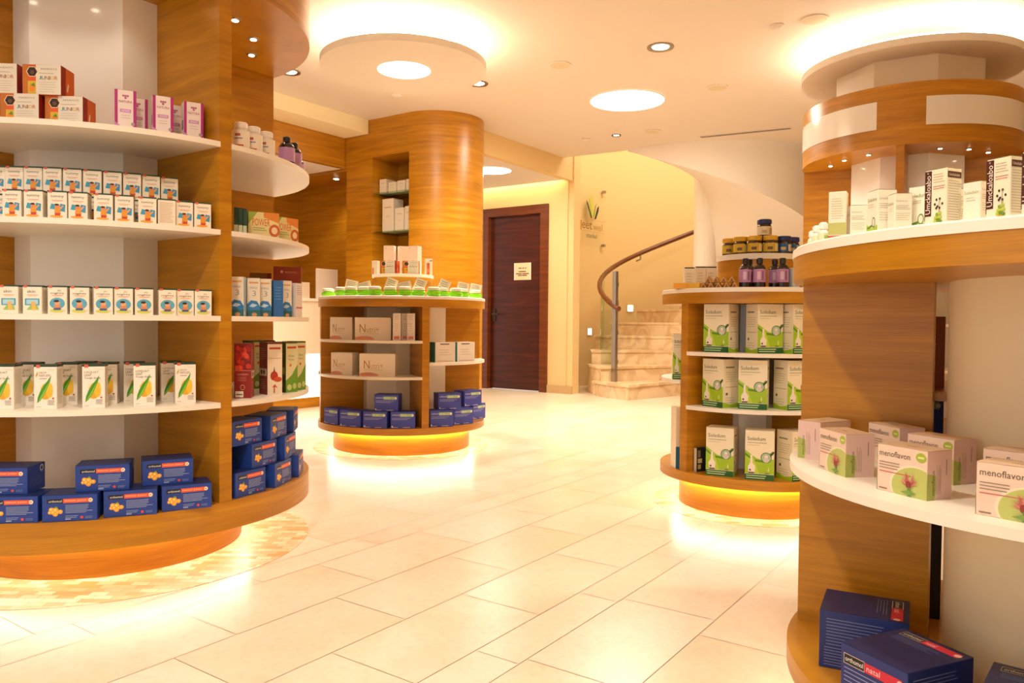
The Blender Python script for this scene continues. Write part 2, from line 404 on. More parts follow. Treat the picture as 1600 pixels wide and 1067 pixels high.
# ================================================================== DISPLAY UNITS
def panel(parent, name, ang, r0, r1, z0, z1, m=WOOD, t=.054):
    mb = MB(); mb.box(r0, r1, -t/2, t/2, z0, z1, m)
    o = mb.build(name, parent); o.rotation_euler.z = R(ang); return o
def octa(r, a0): return [(r/math.cos(R(22.5))*math.cos(R(a0+22.5+45*k)), r/math.cos(R(22.5))*math.sin(R(a0+22.5+45*k))) for k in range(8)]
def unit(name, label, cat, C, RR, ang, core, z_slab, rp, z_top, shelves, group=None, rpan=None, coreround=False, shelf_r=None, roundcore_gap=None):
    t = thing(name, label, cat, (C[0], C[1], 0), 0, group)
    z0, z1 = z_slab; rpan = rpan or RR - .008
    mb = MB(); mb.lathe([(rp, 0), (rp, z0)], WOOD, 72); pl = mb.build('plinth', t)
    mb = MB(); mb.lathe([(RR, z0), (RR, z1)], WOOD, 96); mb.build('base_shelf', t)
    mb = MB(); mb.torus(rp+.022, .006, z0-.0075, FOOTE, 64); mb.build('led_strip', pl)
    mb = MB()
    if coreround: mb.lathe([(core, z1), (core, z_top)], col('#f2e4c2', .4), 64)
    else: mb.prism(octa(core, ang), z1, z_top, GLOSSW)
    mb.build('core', t)
    for k in range(4): panel(t, 'divider', ang+90*k, (roundcore_gap or core-.02), rpan, z1, z_top)
    for k, zs in shelves.items():
        for z in zs:
            mb = MB(); da = math.degrees(math.asin(.026/RR))
            mb.sector(core-.03, shelf_r or RR, ang+90*k+da, ang+90*(k+1)-da, z-.02, z, SHELFW, 26); mb.build('shelf', t)
    return t
def counter(t, RR, zt, zb, za):
    mb = MB(); mb.lathe([(RR, za), (RR, zb)], WOOD, 96); mb.build('apron', t)
    mb = MB(); mb.lathe([(RR-.004, zb), (RR+.002, zb), (RR+.002, zt-.004), (RR-.003, zt)], SHELFW, 96); mb.build('countertop', t)
def canopy(t, C, RR, ang, z0, z1, lamp_panels=True):
    mb = MB(); mb.lathe([(RR, z0), (RR, z1)], WOOD, 96); cn = mb.build('canopy', t)
    for k in range(4):
        a0 = ang + 90*k
        if lamp_panels:
            rows_ = [[((RR+.004)*math.cos(R(a)), (RR+.004)*math.sin(R(a)), z) for a in [a0+11.5+67*j/24 for j in range(25)]] for z in (z0+.127, z0+.33)]
            mb = MB(); mb.grid(rows_, GLOSSW); mb.build('light_panel', cn, recalc=False)
        for da in (24, 45.5, 67):
            a = R(a0+da); s = thing_part_spot(t, .6*math.cos(a), .6*math.sin(a), z0)
def thing_part_spot(t, x, y, z):
    mb = MB(); mb.lathe([(.022, z-.006), (.026, z+.001)], STEEL, 16, x, y); o = mb.build('spot_ring', t)
    mb = MB(); mb.lathe([(.014, z-.0075), (.014, z-.005)], SPOTE, 12, x, y); mb.build('spot_bulb', o)
    return o
ZS = (1.675, 1.342, 1.014, .682)
# --- left column L
uL = unit('round_shelf_column', 'tall round oak shelf column at left with full curved white shelves', 'display shelf', L, .8466, -35.5, .41, (.187, .296), .5406, 2.285,
          {0: ZS, 1: ZS, 2: ZS, 3: ZS}, 'tall round shelf columns')
canopy(uL, L, .8466, -35.5, 2.285, 2.747, False)
# --- far right column T
uT = unit('round_shelf_column', 'tall round oak column at right rear with backlit-style white panels in its canopy', 'display shelf', T, .7992, -120.5, .40, (.187, .296), .5406, 2.31,
          {0: ZS[1:], 1: ZS[1:], 2: ZS[1:], 3: ZS[1:]}, 'tall round shelf columns')
canopy(uT, T, .7992, -120.5, 2.306, 2.747)
for t, C in ((uL, L), (uT, T)):
    mb = MB(); mb.prism(octa(.52, -30), 2.747, 3.01, CREAMP); mb.build('neck', t)
# --- middle low unit M
uM = unit('round_display_counter', 'low round oak display counter in the middle with green soaps on top', 'display counter', M, .6619, -67, .32, (.166, .217), .5423, 1.106,
          {3: (.858, .592), 0: (.695,), 1: (.6,), 2: (.6,)}, 'low round display counters')
counter(uM, .6619, 1.186, 1.163, 1.106)
mb = MB(); mb.lathe([(.236, 1.186), (.236, 1.345)], WOOD, 48); rs = mb.build('riser', uM)
mb = MB(); mb.lathe([(.246, 1.345), (.246, 1.370)], SHELFW, 48); mb.build('riser_top', rs)
# --- right low unit S
uS = unit('round_display_counter', 'low round oak display counter with green and white inhaler cartons, right of the stairs', 'display counter', S, .504, 208, .17, (.166, .217), .3954, 1.106,
          {0: (.854, .57), 3: (.70,), 1: (.854, .57), 2: (.70,)}, 'low round display counters')
counter(uS, .504, 1.186, 1.163, 1.106)
mb = MB(); mb.lathe([(.232, 1.186), (.232, 1.353)], WOOD, 48, .048, .058); rs = mb.build('riser', uS)
mb = MB(); mb.lathe([(.24, 1.353), (.24, 1.383)], SHELFW, 48, .048, .058); mb.build('riser_top', rs)
# --- near right unit N
uN = unit('round_display_counter', 'nearest round oak display counter at right edge, pink cartons on its shelf', 'display counter', N, .6575, 147, .308, (.166, .2167), .50, 1.106,
          {0: (.667,)}, 'low round display counters', rpan=.642, coreround=True, roundcore_gap=.338)
counter(uN, .6575, 1.184, 1.161, 1.105)
# ceiling discs with hidden light rings
def disc(label, C, RR, lamp):
    t = thing('ceiling_disc', label, 'ceiling light', (C[0], C[1], ZC), 0, 'suspended ceiling discs')
    mb = MB(); mb.lathe([(RR, -.24), (RR, -.186)], CEIL, 96); dk = mb.build('disc', t)
    mb = MB(); mb.torus(RR-.10, .02, -.16, RINGE, 80); mb.build('led_ring', dk)
    mb = MB(); mb.lathe([(.16, -.19), (.16, 0)], CEIL, 24); mb.build('stem', t)
    if lamp:
        mb = MB(); mb.lathe([(.21, -.2425), (.21, -.2395)], LAMPE, 48); mb.build('lamp_panel', dk)
disc('white ceiling disc with round lamp and glowing rim above the middle counter', M, .6587, True)
disc('plain white ceiling disc with glowing rim above the right rear column', T, .82, False)
disc('white ceiling disc above the left shelf column', L, .86, False)

# ------------------------------------------------------------------ ceiling fittings
def ceil_at(px, py, z=ZC): return on_z(px, py, z)
def downlight(px, py, r, label):
    x, y = ceil_at(px, py); t = thing('ceiling_downlight', label, 'downlight', (x, y, ZC), 0, 'recessed ceiling downlights')
    mb = MB(); mb.lathe([(r, -.001), (r, -.010), (r*.72, -.008), (r*.66, -.002)], STEEL if r > .07 else DARKM, 28, cap0=False, cap1=False); tr = mb.build('trim_ring', t)
    mb = MB(); mb.lathe([(r*.62, -.004), (r*.62, -.001)], SPOTE, 24); mb.build('bulb', tr)
    return t
DL = [downlight(453, 112, .095, 'downlight in the ceiling just right of the left column canopy'), downlight(747, 130, .095, 'downlight in the ceiling beside the disc over the middle counter'),
      downlight(1032, 73, .108, 'large downlight in the open ceiling, upper middle'), downlight(963, 211, .056, 'small downlight in the ceiling near the stairs')]
def lamp(px, py, r, z, label):
    x, y = ceil_at(px, py, z); t = thing('round_ceiling_light', label, 'ceiling light', (x, y, z), 0, 'flush round ceiling lights')
    mb = MB(); mb.lathe([(r, -.006), (r, -.001)], LAMPE, 48); mb.build('diffuser', t)
    mb = MB(); mb.lathe([(r, -.001), (r, -.008), (r+.012, -.006), (r+.012, -.001)], CEIL, 48, cap0=False, cap1=False); mb.build('rim', t)
lamp(980, 157, .37, ZC, 'flush round white ceiling light in the middle of the room')
lamp(769, 266, .25, 2.98, 'flush round ceiling light in the lower corridor ceiling by the door')
for px, py, lb in ((875,101,'round ceiling speaker left of the large downlight'), (1121,136,'round ceiling speaker right of the flush ceiling light'), (1273,30,'round ceiling speaker nearest the right column disc'), (1020,205,'round ceiling speaker beside the small downlight')):
    x, y = ceil_at(px, py)
    t = thing('ceiling_speaker', lb, 'speaker', (x, y, ZC), 0, 'round ceiling speakers')
    mb = MB(); mb.lathe([(.10, -.001), (.10, -.008), (.088, -.010)], CEIL, 32, cap0=False, cap1=False); mb.build('rim', t)
    mb = MB(); mb.lathe([(.088, -.010), (.04, -.013), (.001, -.014)], col('#d8c7a6', .7), 32, cap0=False); mb.build('grille', t)
for px, py, lb in ((916,217,'small white smoke detector near the stairwell edge'), (1214,40,'small white smoke detector near the right ceiling speaker'), (620,147,'small white smoke detector behind the middle ceiling disc')):
    x, y = ceil_at(px, py)
    mb = MB(); mb.lathe([(.055, -.0005), (.055, -.012), (.035, -.028), (.012, -.032)], CEIL, 24); tag(mb.build('smoke_detector', loc=(x, y, ZC)), lb, 'smoke detector', 'ceiling smoke detectors')
xa, ya = ceil_at(1092, 214); xb, yb = ceil_at(1238, 199.5)
ln = math.hypot(xb-xa, yb-ya); an = math.atan2(yb-ya, xb-xa)
t = thing('air_vent', 'long linear slot air vent in the ceiling above the stairs', 'vent', ((xa+xb)/2, (ya+yb)/2, ZC), an)
mb = MB(); mb.box(-ln/2, ln/2, -.055, .055, -.006, -.001, CEIL); mb.build('frame', t)
mb = MB(); mb.box(-ln/2+.02, ln/2-.02, -.03, -.008, -.0075, -.0055, DARKM); mb.box(-ln/2+.02, ln/2-.02, .008, .03, -.0075, -.0055, DARKM); mb.build('slot', t)
# spot in the alcove soffit
x, y = ac(6.45, 7.15); t = thing('alcove_spotlight', 'small spotlight in the wooden soffit above the back counter', 'spotlight', (x, y, 2.72))
mb = MB(); mb.lathe([(.05, -.001), (.045, -.008)], STEEL, 20); mb.build('ring', t); mb = MB(); mb.lathe([(.032, -.011), (.032, -.008)], SPOTE, 16); mb.build('bulb', t)

# ================================================================== STAIRS
H0, TH0, DT = .203, 222, 21
t = thing('spiral_staircase', 'beige marble spiral staircase winding up round a white column', 'staircase', (CS[0], CS[1], 0))
for i in range(17):
    a1 = TH0 - DT*i; a0 = a1 - DT - 6; z1 = H0*(i+1); zb = 0 if i < 7 else z1 - .12
    ro = 1.68 if i == 0 else (1.64 if i == 1 else (1.60 if i < 7 else 1.56))
    mb = MB(); mb.sector(.12, ro, a0, a1, zb, z1-.032, MARBLE, 8); mb.sector(.12, ro+.015, a0, a1+1.0, z1-.032, z1, MARBLE, 8)
    if z1 < 3.2 or i > 14: mb.build('step', t)
    else: mb.bm.free()
def zlow(a): return .0101*(TH0-a) - .44
A_ = [130 - 3*k for k in range(95)]; A_ = [a for a in A_ if a >= -143]
mb = MB(); mb.grid([[(r*math.cos(R(a)), r*math.sin(R(a)), max(zlow(a), .02)) for a in A_] for r in (.10, .5, 1.0, 1.61)], WHITEP); mb.build('soffit', t, recalc=False)
B_ = [20 - 2*k for k in range(90)]; B_ = [a for a in B_ if a >= -143]
mb = MB(); mb.grid([[(1.61*math.cos(R(a)), 1.61*math.sin(R(a)), z) for a in B_ for z in (zlow(a),)]] + [[(1.61*math.cos(R(a)), 1.61*math.sin(R(a)), max(ZC+.02, zlow(a)+.01)) for a in B_]], WHITEP); mb.build('parapet', t, recalc=False)
mb = MB(); mb.lathe([(.155, 0), (.155, 3.6)], WHITEP, 40); mb.build('newel_column', t)
# handrail helix, fitted to the flight
RH = 1.49
def hz(a): return 1.19 + (208 - a)*.0104
a_ = [208 - 3*k for k in range(46)]
mb = MB(); mb.tube([(RH*math.cos(R(a)), RH*math.sin(R(a)), hz(a)) for a in a_], .036, RAILW, 12); hr = mb.build('handrail', t)
mb = MB()
for a in (118,):
    mb.tube([(RH*math.cos(R(a)), RH*math.sin(R(a)), hz(a)-.03), (RH*math.cos(R(a)), RH*math.sin(R(a)), hz(a)-.10), ((RH+.10)*math.cos(R(a)), (RH+.10)*math.sin(R(a)), hz(a)-.12)], .016, STEEL, 8)
mb.build('rail_bracket', hr)
g_ = [206 - 3*k for k in range(17)]
mb = MB(); mb.grid([[(1.47*math.cos(R(a)), 1.47*math.sin(R(a)), max(.22, .0101*(TH0-a)-.1) if q == 0 else hz(a)-.06) for a in g_] for q in (0, 1)], GLASSG); mb.build('glass_panel', t, recalc=False)
ap = R(204.5); mb = MB()
mb.box(RH-.02, RH+.02, -.045, .045, H0, 1.70, STEEL, Matrix.Rotation(ap, 4, 'Z')); po = mb.build('post', t)
mb = MB()
for z in (.45, .85, 1.25, 1.5): mb.box(RH-.045, RH-.02, -.05, .02, z, z+.05, STEEL, Matrix.Rotation(ap, 4, 'Z'))
mb.build('glass_clamp', po)
# step lights
def wall_light(px, py, z, ang, lb):
    x = CS[0]+(RW-.006)*math.cos(R(ang)); y = CS[1]+(RW-.006)*math.sin(R(ang))
    t = thing('step_light', lb, 'wall light', (x, y, z), R(ang+90), 'square step lights')
    mb = MB(); mb.box(-.06, .06, .0, .012, -.06, .06, CREAMP); mb.build('frame', t)
    mb = MB(); mb.box(-.045, .045, .012, .016, -.045, .045, emit('step_glow', (1, .9, .7, 1), 12)); mb.build('glow_panel', t)
wall_light(920, 521, .86, on_r(CS, RW, 920, 521, True), 'small square step light low on the wall left of the stairs')
wall_light(984, 482, 1.25, on_r(CS, RW, 984, 482, True), 'small square step light on the wall above the steps')
# glass sign on the stairwell wall
a0, a1 = on_r(CS, RW, 897.7, 330, True), on_r(CS, RW, 942, 340, True)
p0 = Vector((CS[0]+(RW-.05)*math.cos(R(a0)), CS[1]+(RW-.05)*math.sin(R(a0)), 0)); p1 = Vector((CS[0]+(RW-.05)*math.cos(R(a1)), CS[1]+(RW-.05)*math.sin(R(a1)), 0))
W_ = (p1-p0).length; mid = (p0+p1)/2; rz = math.atan2((p1-p0).y, (p1-p0).x); HZ = .925
t = thing('glass_sign', 'clear glass sign with green leaf emblem and bronze lettering by the stairs', 'sign', (mid.x, mid.y, 2.225), rz)
mb = MB(); mb.box(-W_/2, W_/2, -.006, .006, 0, HZ, GLASS); gp = mb.build('glass_plate', t)
mb = MB(); f = Face(mb, (-W_/2, -.008, 0), (1,0,0), (0,0,1), W_, HZ)
f.poly([(.48,.48),(.36,.80),(.42,.78),(.53,.50)], '#a9b23a'); f.poly([(.50,.49),(.42,.86),(.50,.83),(.56,.50)], '#c3c044'); f.poly([(.53,.50),(.60,.68),(.66,.74),(.58,.5)], '#8f9a2e')
f.poly([(.46,.46),(.30,.70),(.29,.76),(.36,.70),(.50,.48)], '#2f3a22'); f.poly([(.58,.46),(.68,.66),(.75,.70),(.73,.60),(.64,.46)], '#26382c')
f.rect(.02, .245, .14, .40, '#c28a38')
f.text('eet', .14, .27, '#8a5a1e', w=.36, h=.12); f.text('wel', .54, .27, '#b08344', w=.34, h=.12)
f.text('istanbul', .30, .13, '#39564a', w=.38, h=.075)
f.lines(.02, .98, .235, 1, .1, '#c99c60', .006, 0); f.lines(.02, .98, .435, 1, .1, '#c99c60', .006, 0)
mb.build('lettering', t, recalc=False)
mb = MB()
for sx in (-1, 1):
    for z in (.03, HZ-.03): mb.box(sx*(W_/2-.03)-.02, sx*(W_/2-.03)+.02, -.02, .04, z-.02, z+.02, STEEL)
mb.build('standoff', t)

# ================================================================== BACK COUNTER (left)
x, y = ac(0, 0)
t = thing('back_counter', 'long cream service counter with luminous white front and oak plinth at rear left', 'counter', (0, 0, 0), ROT)
mb = MB(); mb.box(3.2, 6.6, 6.98, 7.5, 0, .12, WOOD); mb.build('plinth', t)
mb = MB(); mb.box(3.2, 6.6, 6.95, 7.5, .12, .62, LUMI); mb.build('luminous_front', t)
mb = MB(); mb.box(3.2, 6.6, 6.92, 7.5, .62, 1.22, CREAMP); mb.build('front_panel', t)
mb = MB(); mb.box(3.2, 6.62, 6.90, 7.55, 1.22, 1.25, SHELFW); mb.build('worktop', t)
def ctr_obj(px0, px1, ytop, h, a_guess, name, label, cat, c, d=.03):
    x0, y0 = None, None
    # meet the plane c = 7.05
    def hit(px):
        rx, ry, rz_ = ray(px, 470); ca, cc = w2ac(rx, ry); k = 7.05/cc; return rx*k, ry*k
    P0, P1 = hit(px0), hit(px1)
    w = math.hypot(P1[0]-P0[0], P1[1]-P0[1])
    ct = Carton(w, d, h, c); ct.front.rect(.06, .05, .94, .95, '#efe4d2') if d < .05 else None
    p = ct.done(name); mx, my = (P0[0]+P1[0])/2, (P0[1]+P1[1])/2
    p.put(mx - .8184*d, my + .5746*d, 1.25, math.atan2(P1[1]-P0[1], P1[0]-P0[0]), label, cat)
ctr_obj(497, 529, 425, .36, 0, 'display_panel', 'upright white panel standing on the back counter behind the green soaps', 'panel', '#f2e8da')
ctr_obj(469, 488, 446, .19, 0, 'carton', 'plain cream carton on the back counter beside the shelf column', 'box', '#ead9bd', .09)

# glass shelves and cartons in the niche of the wooden block
def nich(a, c, z): p = ac(a, c); return (p[0], p[1], z)
for z, lb in ((2.43, 'upper glass shelf in the niche of the wooden column'), (2.00, 'middle glass shelf in the niche of the wooden column'), (1.60, 'lower glass shelf in the niche of the wooden column')):
    mb = MB(); mb.box(6.215, 6.615, 5.735, 6.28, z-.012, z, GLASSG)
    o = mb.build('glass_shelf', rz=ROT); tag(o, lb, 'shelf', 'glass shelves in the niche')
NR = R(90-54.93)                             # niche front faces the a- side
def ncart(c, z, w, d, h, lb, colr='#eadfcd'):
    ct = Carton(w, d, h, colr); f = ct.front; f.rect(.2, .72, .8, .76, '#c9b79a'); f.rect(.3, .45, .7, .48, '#d6c8b0')
    p = ct.done('carton'); x, y, _ = nich(6.30 + d/2, c, z); p.put(x, y, z, ROT - R(90), lb, 'box', 'cream cartons in the niche')
ncart(6.22, 2.43, .10, .14, .165, 'tallest cream carton at the left end of the upper niche shelf')
for i, c in enumerate((6.075, 5.94, 5.805)): ncart(c, 2.43, .118, .12, (.12, .125, .13)[i], ('second', 'third', 'last')[i] + ' small cream carton from the left on the upper niche shelf')
ncart(6.14, 2.00, .17, .16, .37, 'tall cream carton at the left of the middle niche shelf')
for i, c in enumerate((5.965, 5.815)): ncart(c, 2.00, .135, .14, (.255, .265)[i], ('left', 'right')[i] + ' one of two shorter cream cartons on the middle niche shelf')

ORD = ['first', 'second', 'third', 'fourth', 'fifth', 'sixth', 'seventh', 'eighth', 'ninth', 'tenth', 'eleventh', 'twelfth', 'thirteenth', 'fourteenth']
# ================================================================== PRODUCTS ON THE LEFT COLUMN
# -- children's tins: white cartons with a dark green top
def tin(word, word2, pic):
    c = Carton(.060, .060, .098, '#efe6d4', top='#1f3d2c')
    for f in c.sides: f.rect(0, .95, 1, 1, '#24483a')
    f = c.front; f.rect(.06, .92, .24, 1.0, '#d8604c')
    if word2: f.text(word, .52, .79, '#5c5348', h=.075); f.text(word2, .16, .69, '#5c5348', w=.68, h=.085)
    else: f.text(word, .16 if word != 'skin' else .24, .74, '#54504a', w=.68 if word != 'skin' else .42, h=.10)
    f.rect(.22, .655, .80, .67, '#d9795c'); f.rect(.3, .62, .7, .63, '#e0a08a')
    if pic == 'a':
        f.poly([(.12,.36),(.2,.55),(.4,.52),(.45,.34)], '#3f9dc0'); f.poly([(.6,.3),(.66,.55),(.92,.52),(.9,.26)], '#3c93bd')
        f.ell(.46, .10, .34, '#e8a43a', .045); f.poly([(.36,.2),(.38,.42),(.66,.44),(.68,.22)], '#e0962c'); f.ell(.5, .46, .13, '#d98a58'); f.ell(.48, .51, .12, '#3c2418', .035)
        f.poly([(.38,.13),(.38,.22),(.68,.22),(.66,.13)], '#c8442c'); f.poly([(.66,.42),(.8,.5),(.84,.46),(.68,.34)], '#e0a070')
    elif pic == 'b':
        f.ell(.5, .38, .40, '#58a6c4', .2); f.ell(.5, .12, .40, '#cdd05a', .07); f.poly([(.3,.16),(.36,.34),(.64,.34),(.72,.16)], '#d58a5c'); f.ell(.5, .40, .14, '#e0a47a'); f.ell(.46, .46, .14, '#33241c', .045); f.poly([(.3,.14),(.34,.22),(.7,.22),(.66,.14)], '#4a5a8c')
        f.ell(.84, .13, .08, '#d8d0c0')
    else:
        f.rect(.12, .3, .88, .54, '#4aa0c4'); f.rect(.2, .34, .8, .5, '#a8d4dc'); f.poly([(.2,.14),(.4,.3),(.8,.28),(.84,.14)], '#9cc06a'); f.ell(.56, .36, .13, '#e3b070'); f.poly([(.46,.14),(.48,.3),(.68,.3),(.7,.14)], '#e8b84a')
    c.right.lines(.12, .92, .84, 14, .055, '#b5a88f', .014); c.left.lines(.12, .92, .84, 14, .055, '#b5a88f', .014)
    return c.done('supplement_carton')
T_A = tin('tummy', None, 'a'); T_S = tin('skin', None, 'c'); T_N = tin('dry', 'nights', 'b')
cb = Carton(.060, .060, .098, '#efe6d4', top='#1f3d2c')
for f in cb.sides: f.rect(0, .95, 1, 1, '#24483a'); f.lines(.1, .9, .84, 14, .055, '#c79a66', .016)
T_B = cb.done('supplement_carton')
front = (19, 53, 90, 123, 164.5, 195, 235, 265.5, 299, 327.5)
for i, px in enumerate(front):
    a = on_r(L, .80, px, 325)
    (T_B if i == 7 else T_A).on(L, a, .805, 1.342, ORD[i] + ' green-topped white carton from the left, front row, second shelf of left column' if i != 7 else 'green-topped white carton turned to its text side, front row, second shelf of left column', 'box', 'green-topped cartons, front row of second shelf', yaw=a*.55-78*.45+90)
back = (4, 27, 51, 80, 110, 139.5, 177.5, 210, 237, 266)
for i, px in enumerate(back):
    a = on_r(L, .695, px, 290)
    for k in (0, 1):
        T_A.on(L, a, .70, 1.342 + .0985*k, ORD[i] + ' %s green-topped carton from left, back row, second shelf of left column' % ('lower', 'raised')[k], 'box', 'green-topped cartons, back row of second shelf', yaw=a*.55-78*.45+90, jit=0)
for i, px in enumerate((13.5, 51, 90.5, 125, 163, 195, 227, 268, 303, 331)):
    a = on_r(L, .80, px, 470)
    (T_S if i < 2 else T_N).on(L, a, .805, 1.014, (ORD[i] + ' carton with blue picture panel from the left on third shelf of left column') if i < 2 else ORD[i-2] + ' carton with sleeping child picture from the left, third shelf of left column', 'box', 'green-topped cartons on third shelf', yaw=a*.55-78*.45+90)
# -- cough syrup
def syrup(alt):
    c = Carton(.072, .062, .155, '#efe7da', top='#1f3d2c'); 
    for f in c.sides: f.rect(0, .955, 1, 1, '#263f30')
    f = c.front; f.rect(.10, .93, .27, 1, '#d4604e'); f.rect(.6, .885, .92, .893, '#c9b8a4')
    if alt: f.poly([(.08,.76),(.16,.86),(.17,.78),(.1,.72)], '#b9a02c'); f.text('SIROP', .22, .80, '#9c9484', w=.34, h=.045); f.text('NEFLIER', .22, .735, '#8c8474', w=.5, h=.05); f.rect(.24, .68, .56, .695, '#b07a8a')
    else: f.text('LOQUAT', .10, .795, '#5a5a40', w=.62, h=.055); f.text('LEAF', .10, .735, '#5a5a40', w=.30, h=.05); f.text('Cough Syrup', .10, .665, '#54403a', w=.72, h=.05)
    f.ell(.56, .42, .27, '#e8b52e', .17); f.ell(.64, .50, .18, '#eec23c', .10); f.ell(.5, .30, .2, '#dba522', .08); f.ell(.68, .36, .14, '#e9ba34', .1)
    f.poly([(.14,.14),(.17,.27),(.27,.40),(.42,.53),(.60,.64),(.76,.76),(.70,.62),(.58,.46),(.42,.30),(.26,.19)], '#3f8f1e'); f.poly([(.14,.14),(.36,.34),(.62,.58),(.76,.76),(.58,.50),(.40,.30)], '#86c23a')
    f.ell(.84, .245, .045, '#c04038'); f.lines(.6, .92, .19, 4, .03, '#8c8074', .009); f.rect(.1, .055, .3, .065, '#b5aaa0')
    for g in (c.left, c.right): g.lines(.12, .9, .88, 24, .033, '#b7aa94', .009)
    return c.done('syrup_carton')
SY1 = syrup(False); SY2 = syrup(True)
for i, (px, alt) in enumerate(((3, 0), (71, 1), (147.5, 0), (229, 0), (294, 1))):
    a = on_r(L, .79, px, 620); (SY2 if alt else SY1).on(L, a, .79, .682, ORD[i] + ' leaf-printed syrup carton from the left, front row, lowest white shelf of left column', 'box', 'leaf-printed syrup cartons, front row', yaw=a*.5-78*.5+90)
for i, px in enumerate((45, 107, 126, 168, 211, 268)):
    a = on_r(L, .635, px, 610); (SY2 if i == 2 else SY1).on(L, a, .655 if i != 2 else .585, .682, ORD[i] + ' leaf-printed syrup carton from the left, back row, lowest white shelf of left column', 'box', 'leaf-printed syrup cartons, back row', yaw=a*.5-78*.5+90)
# -- blue vitamin cartons with an orange band
def bluebox(w, d, h, kind):
    base = {'j': '#1b3f96', 'g': '#3c4cb4', 'n': '#1d2f72'}[kind]
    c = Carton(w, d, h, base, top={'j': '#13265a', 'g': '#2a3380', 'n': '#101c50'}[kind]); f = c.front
    if kind == 'j':
        f.rect(.09, .70, .375, .86, '#14161f'); f.text('orthomol', .12, .735, '#f2f0ea', w=.235, h=.085)
        f.rect(.38, .70, .90, .86, '#e85a2a'); f.text('immun junior', .41, .735, '#f7d9c4', w=.40, h=.085); f.ell(.88, .78, .04, '#f4e6d4'); f.ell(.88, .78, .02, '#d8a25a')
        for x, y, q in ((.14,.36,.035), (.17,.46,.05), (.24,.30,.05), (.245,.44,.055), (.33,.38,.045), (.20,.36,.045), (.29,.36,.03)): f.ell(x, y, q, '#eaa12c'); f.ell(x-.008, y+.01, q*.45, '#f7dc8a')
        f.poly([(.2,.52),(.26,.6),(.29,.54)], '#6a9a3a'); f.lines(.42, .92, .60, 6, .055, '#9fb2d8', .018); f.lines(.42, .66, .20, 2, .06, '#9fb2d8', .016); f.rect(.42, .07, .52, .11, '#9fb2d8')
        f.ell(.72, .14, .028, '#d8453c'); f.lines(.78, .92, .15, 2, .05, '#7e93c2', .016, .1)
        c.right.ell(.8, .82, .10, '#cfc8d8'); c.right.ell(.8, .82, .06, '#1d2c5c'); c.right.lines(.15, .85, .5, 5, .07, '#54699e', .015)
    elif kind == 'g':
        f.text('orthomol', .06, .76, '#f2eef0', w=.30, h=.10); f.rect(.38, .70, .92, .88, '#a8c89a'); f.text('fertil', .42, .74, '#e9f3e0', w=.22, h=.10); f.ell(.90, .79, .045, '#f4efe8')
        f.lines(.06, .82, .60, 2, .08, '#aab0dc', .025); f.rect(.04, .06, .09, .16, '#e8e6f0'); f.lines(.06, .3, .05, 1, .1, '#d5d3ea', .03, 0); f.lines(.5, .85, .05, 1, .1, '#d5d3ea', .03)
        c.left.lines(.15, .6, .5, 4, .1, '#5a68b0', .02); c.right.rect(.1, .75, .9, .78, '#5a68b0')
    else:
        f.rect(.05, .70, .375, .86, '#e8d8c8'); f.rect(.056, .708, .372, .852, '#17171d'); f.text('orthomol', .075, .745, '#f2f0ea', w=.28, h=.075)
        f.rect(.378, .705, .93, .855, '#c8203e'); f.text('natal', .41, .735, '#f6cfd0', w=.20, h=.085); f.ell(.90, .78, .045, '#f2c4b8'); f.ell(.90, .78, .025, '#d88a80')
        f.lines(.06, .75, .63, 4, .065, '#8c98c8', .014); f.lines(.06, .4, .3, 3, .06, '#8c98c8', .014)
        g = c.right; g.lines(.08, .86, .86, 9, .055, '#7884b4', .013, .5); g.lines(.06, .40, .36, 7, .05, '#7884b4', .013)
        t = c.top; t.rect(.10, .80, .42, .93, '#d8c8b8'); t.rect(.105, .808, .42, .922, '#15151b'); t.text('orthomol', .13, .835, '#efeae0', w=.26, h=.06); t.rect(.42, .80, .93, .93, '#c4203c'); t.text('natal', .46, .83, '#f2c6c6', w=.14, h=.07); t.ell(.90, .865, .045, '#e8b8a8'); t.lines(.12, .8, .74, 4, .035, '#6a76a8', .008)
    return c.done('vitamin_carton')
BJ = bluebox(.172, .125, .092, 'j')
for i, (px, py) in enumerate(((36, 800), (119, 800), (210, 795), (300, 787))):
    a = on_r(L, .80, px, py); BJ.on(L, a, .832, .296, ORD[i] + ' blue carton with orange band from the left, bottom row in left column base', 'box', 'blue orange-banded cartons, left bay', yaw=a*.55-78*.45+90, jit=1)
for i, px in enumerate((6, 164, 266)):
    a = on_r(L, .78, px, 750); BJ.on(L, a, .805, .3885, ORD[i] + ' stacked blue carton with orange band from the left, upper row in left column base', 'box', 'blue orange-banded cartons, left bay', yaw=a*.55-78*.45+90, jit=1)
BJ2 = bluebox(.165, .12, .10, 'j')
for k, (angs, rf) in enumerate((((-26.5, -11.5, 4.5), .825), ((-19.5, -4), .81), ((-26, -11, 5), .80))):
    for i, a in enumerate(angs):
        BJ2.on(L, a, rf, .296 + .1005*k, ORD[i] + ' blue carton with orange band in the %s layer, right bay of left column' % ('bottom', 'middle', 'top')[k], 'box', 'blue orange-banded cartons, right bay', yaw=a+91+(3 if a > -15 else 0), jit=0)
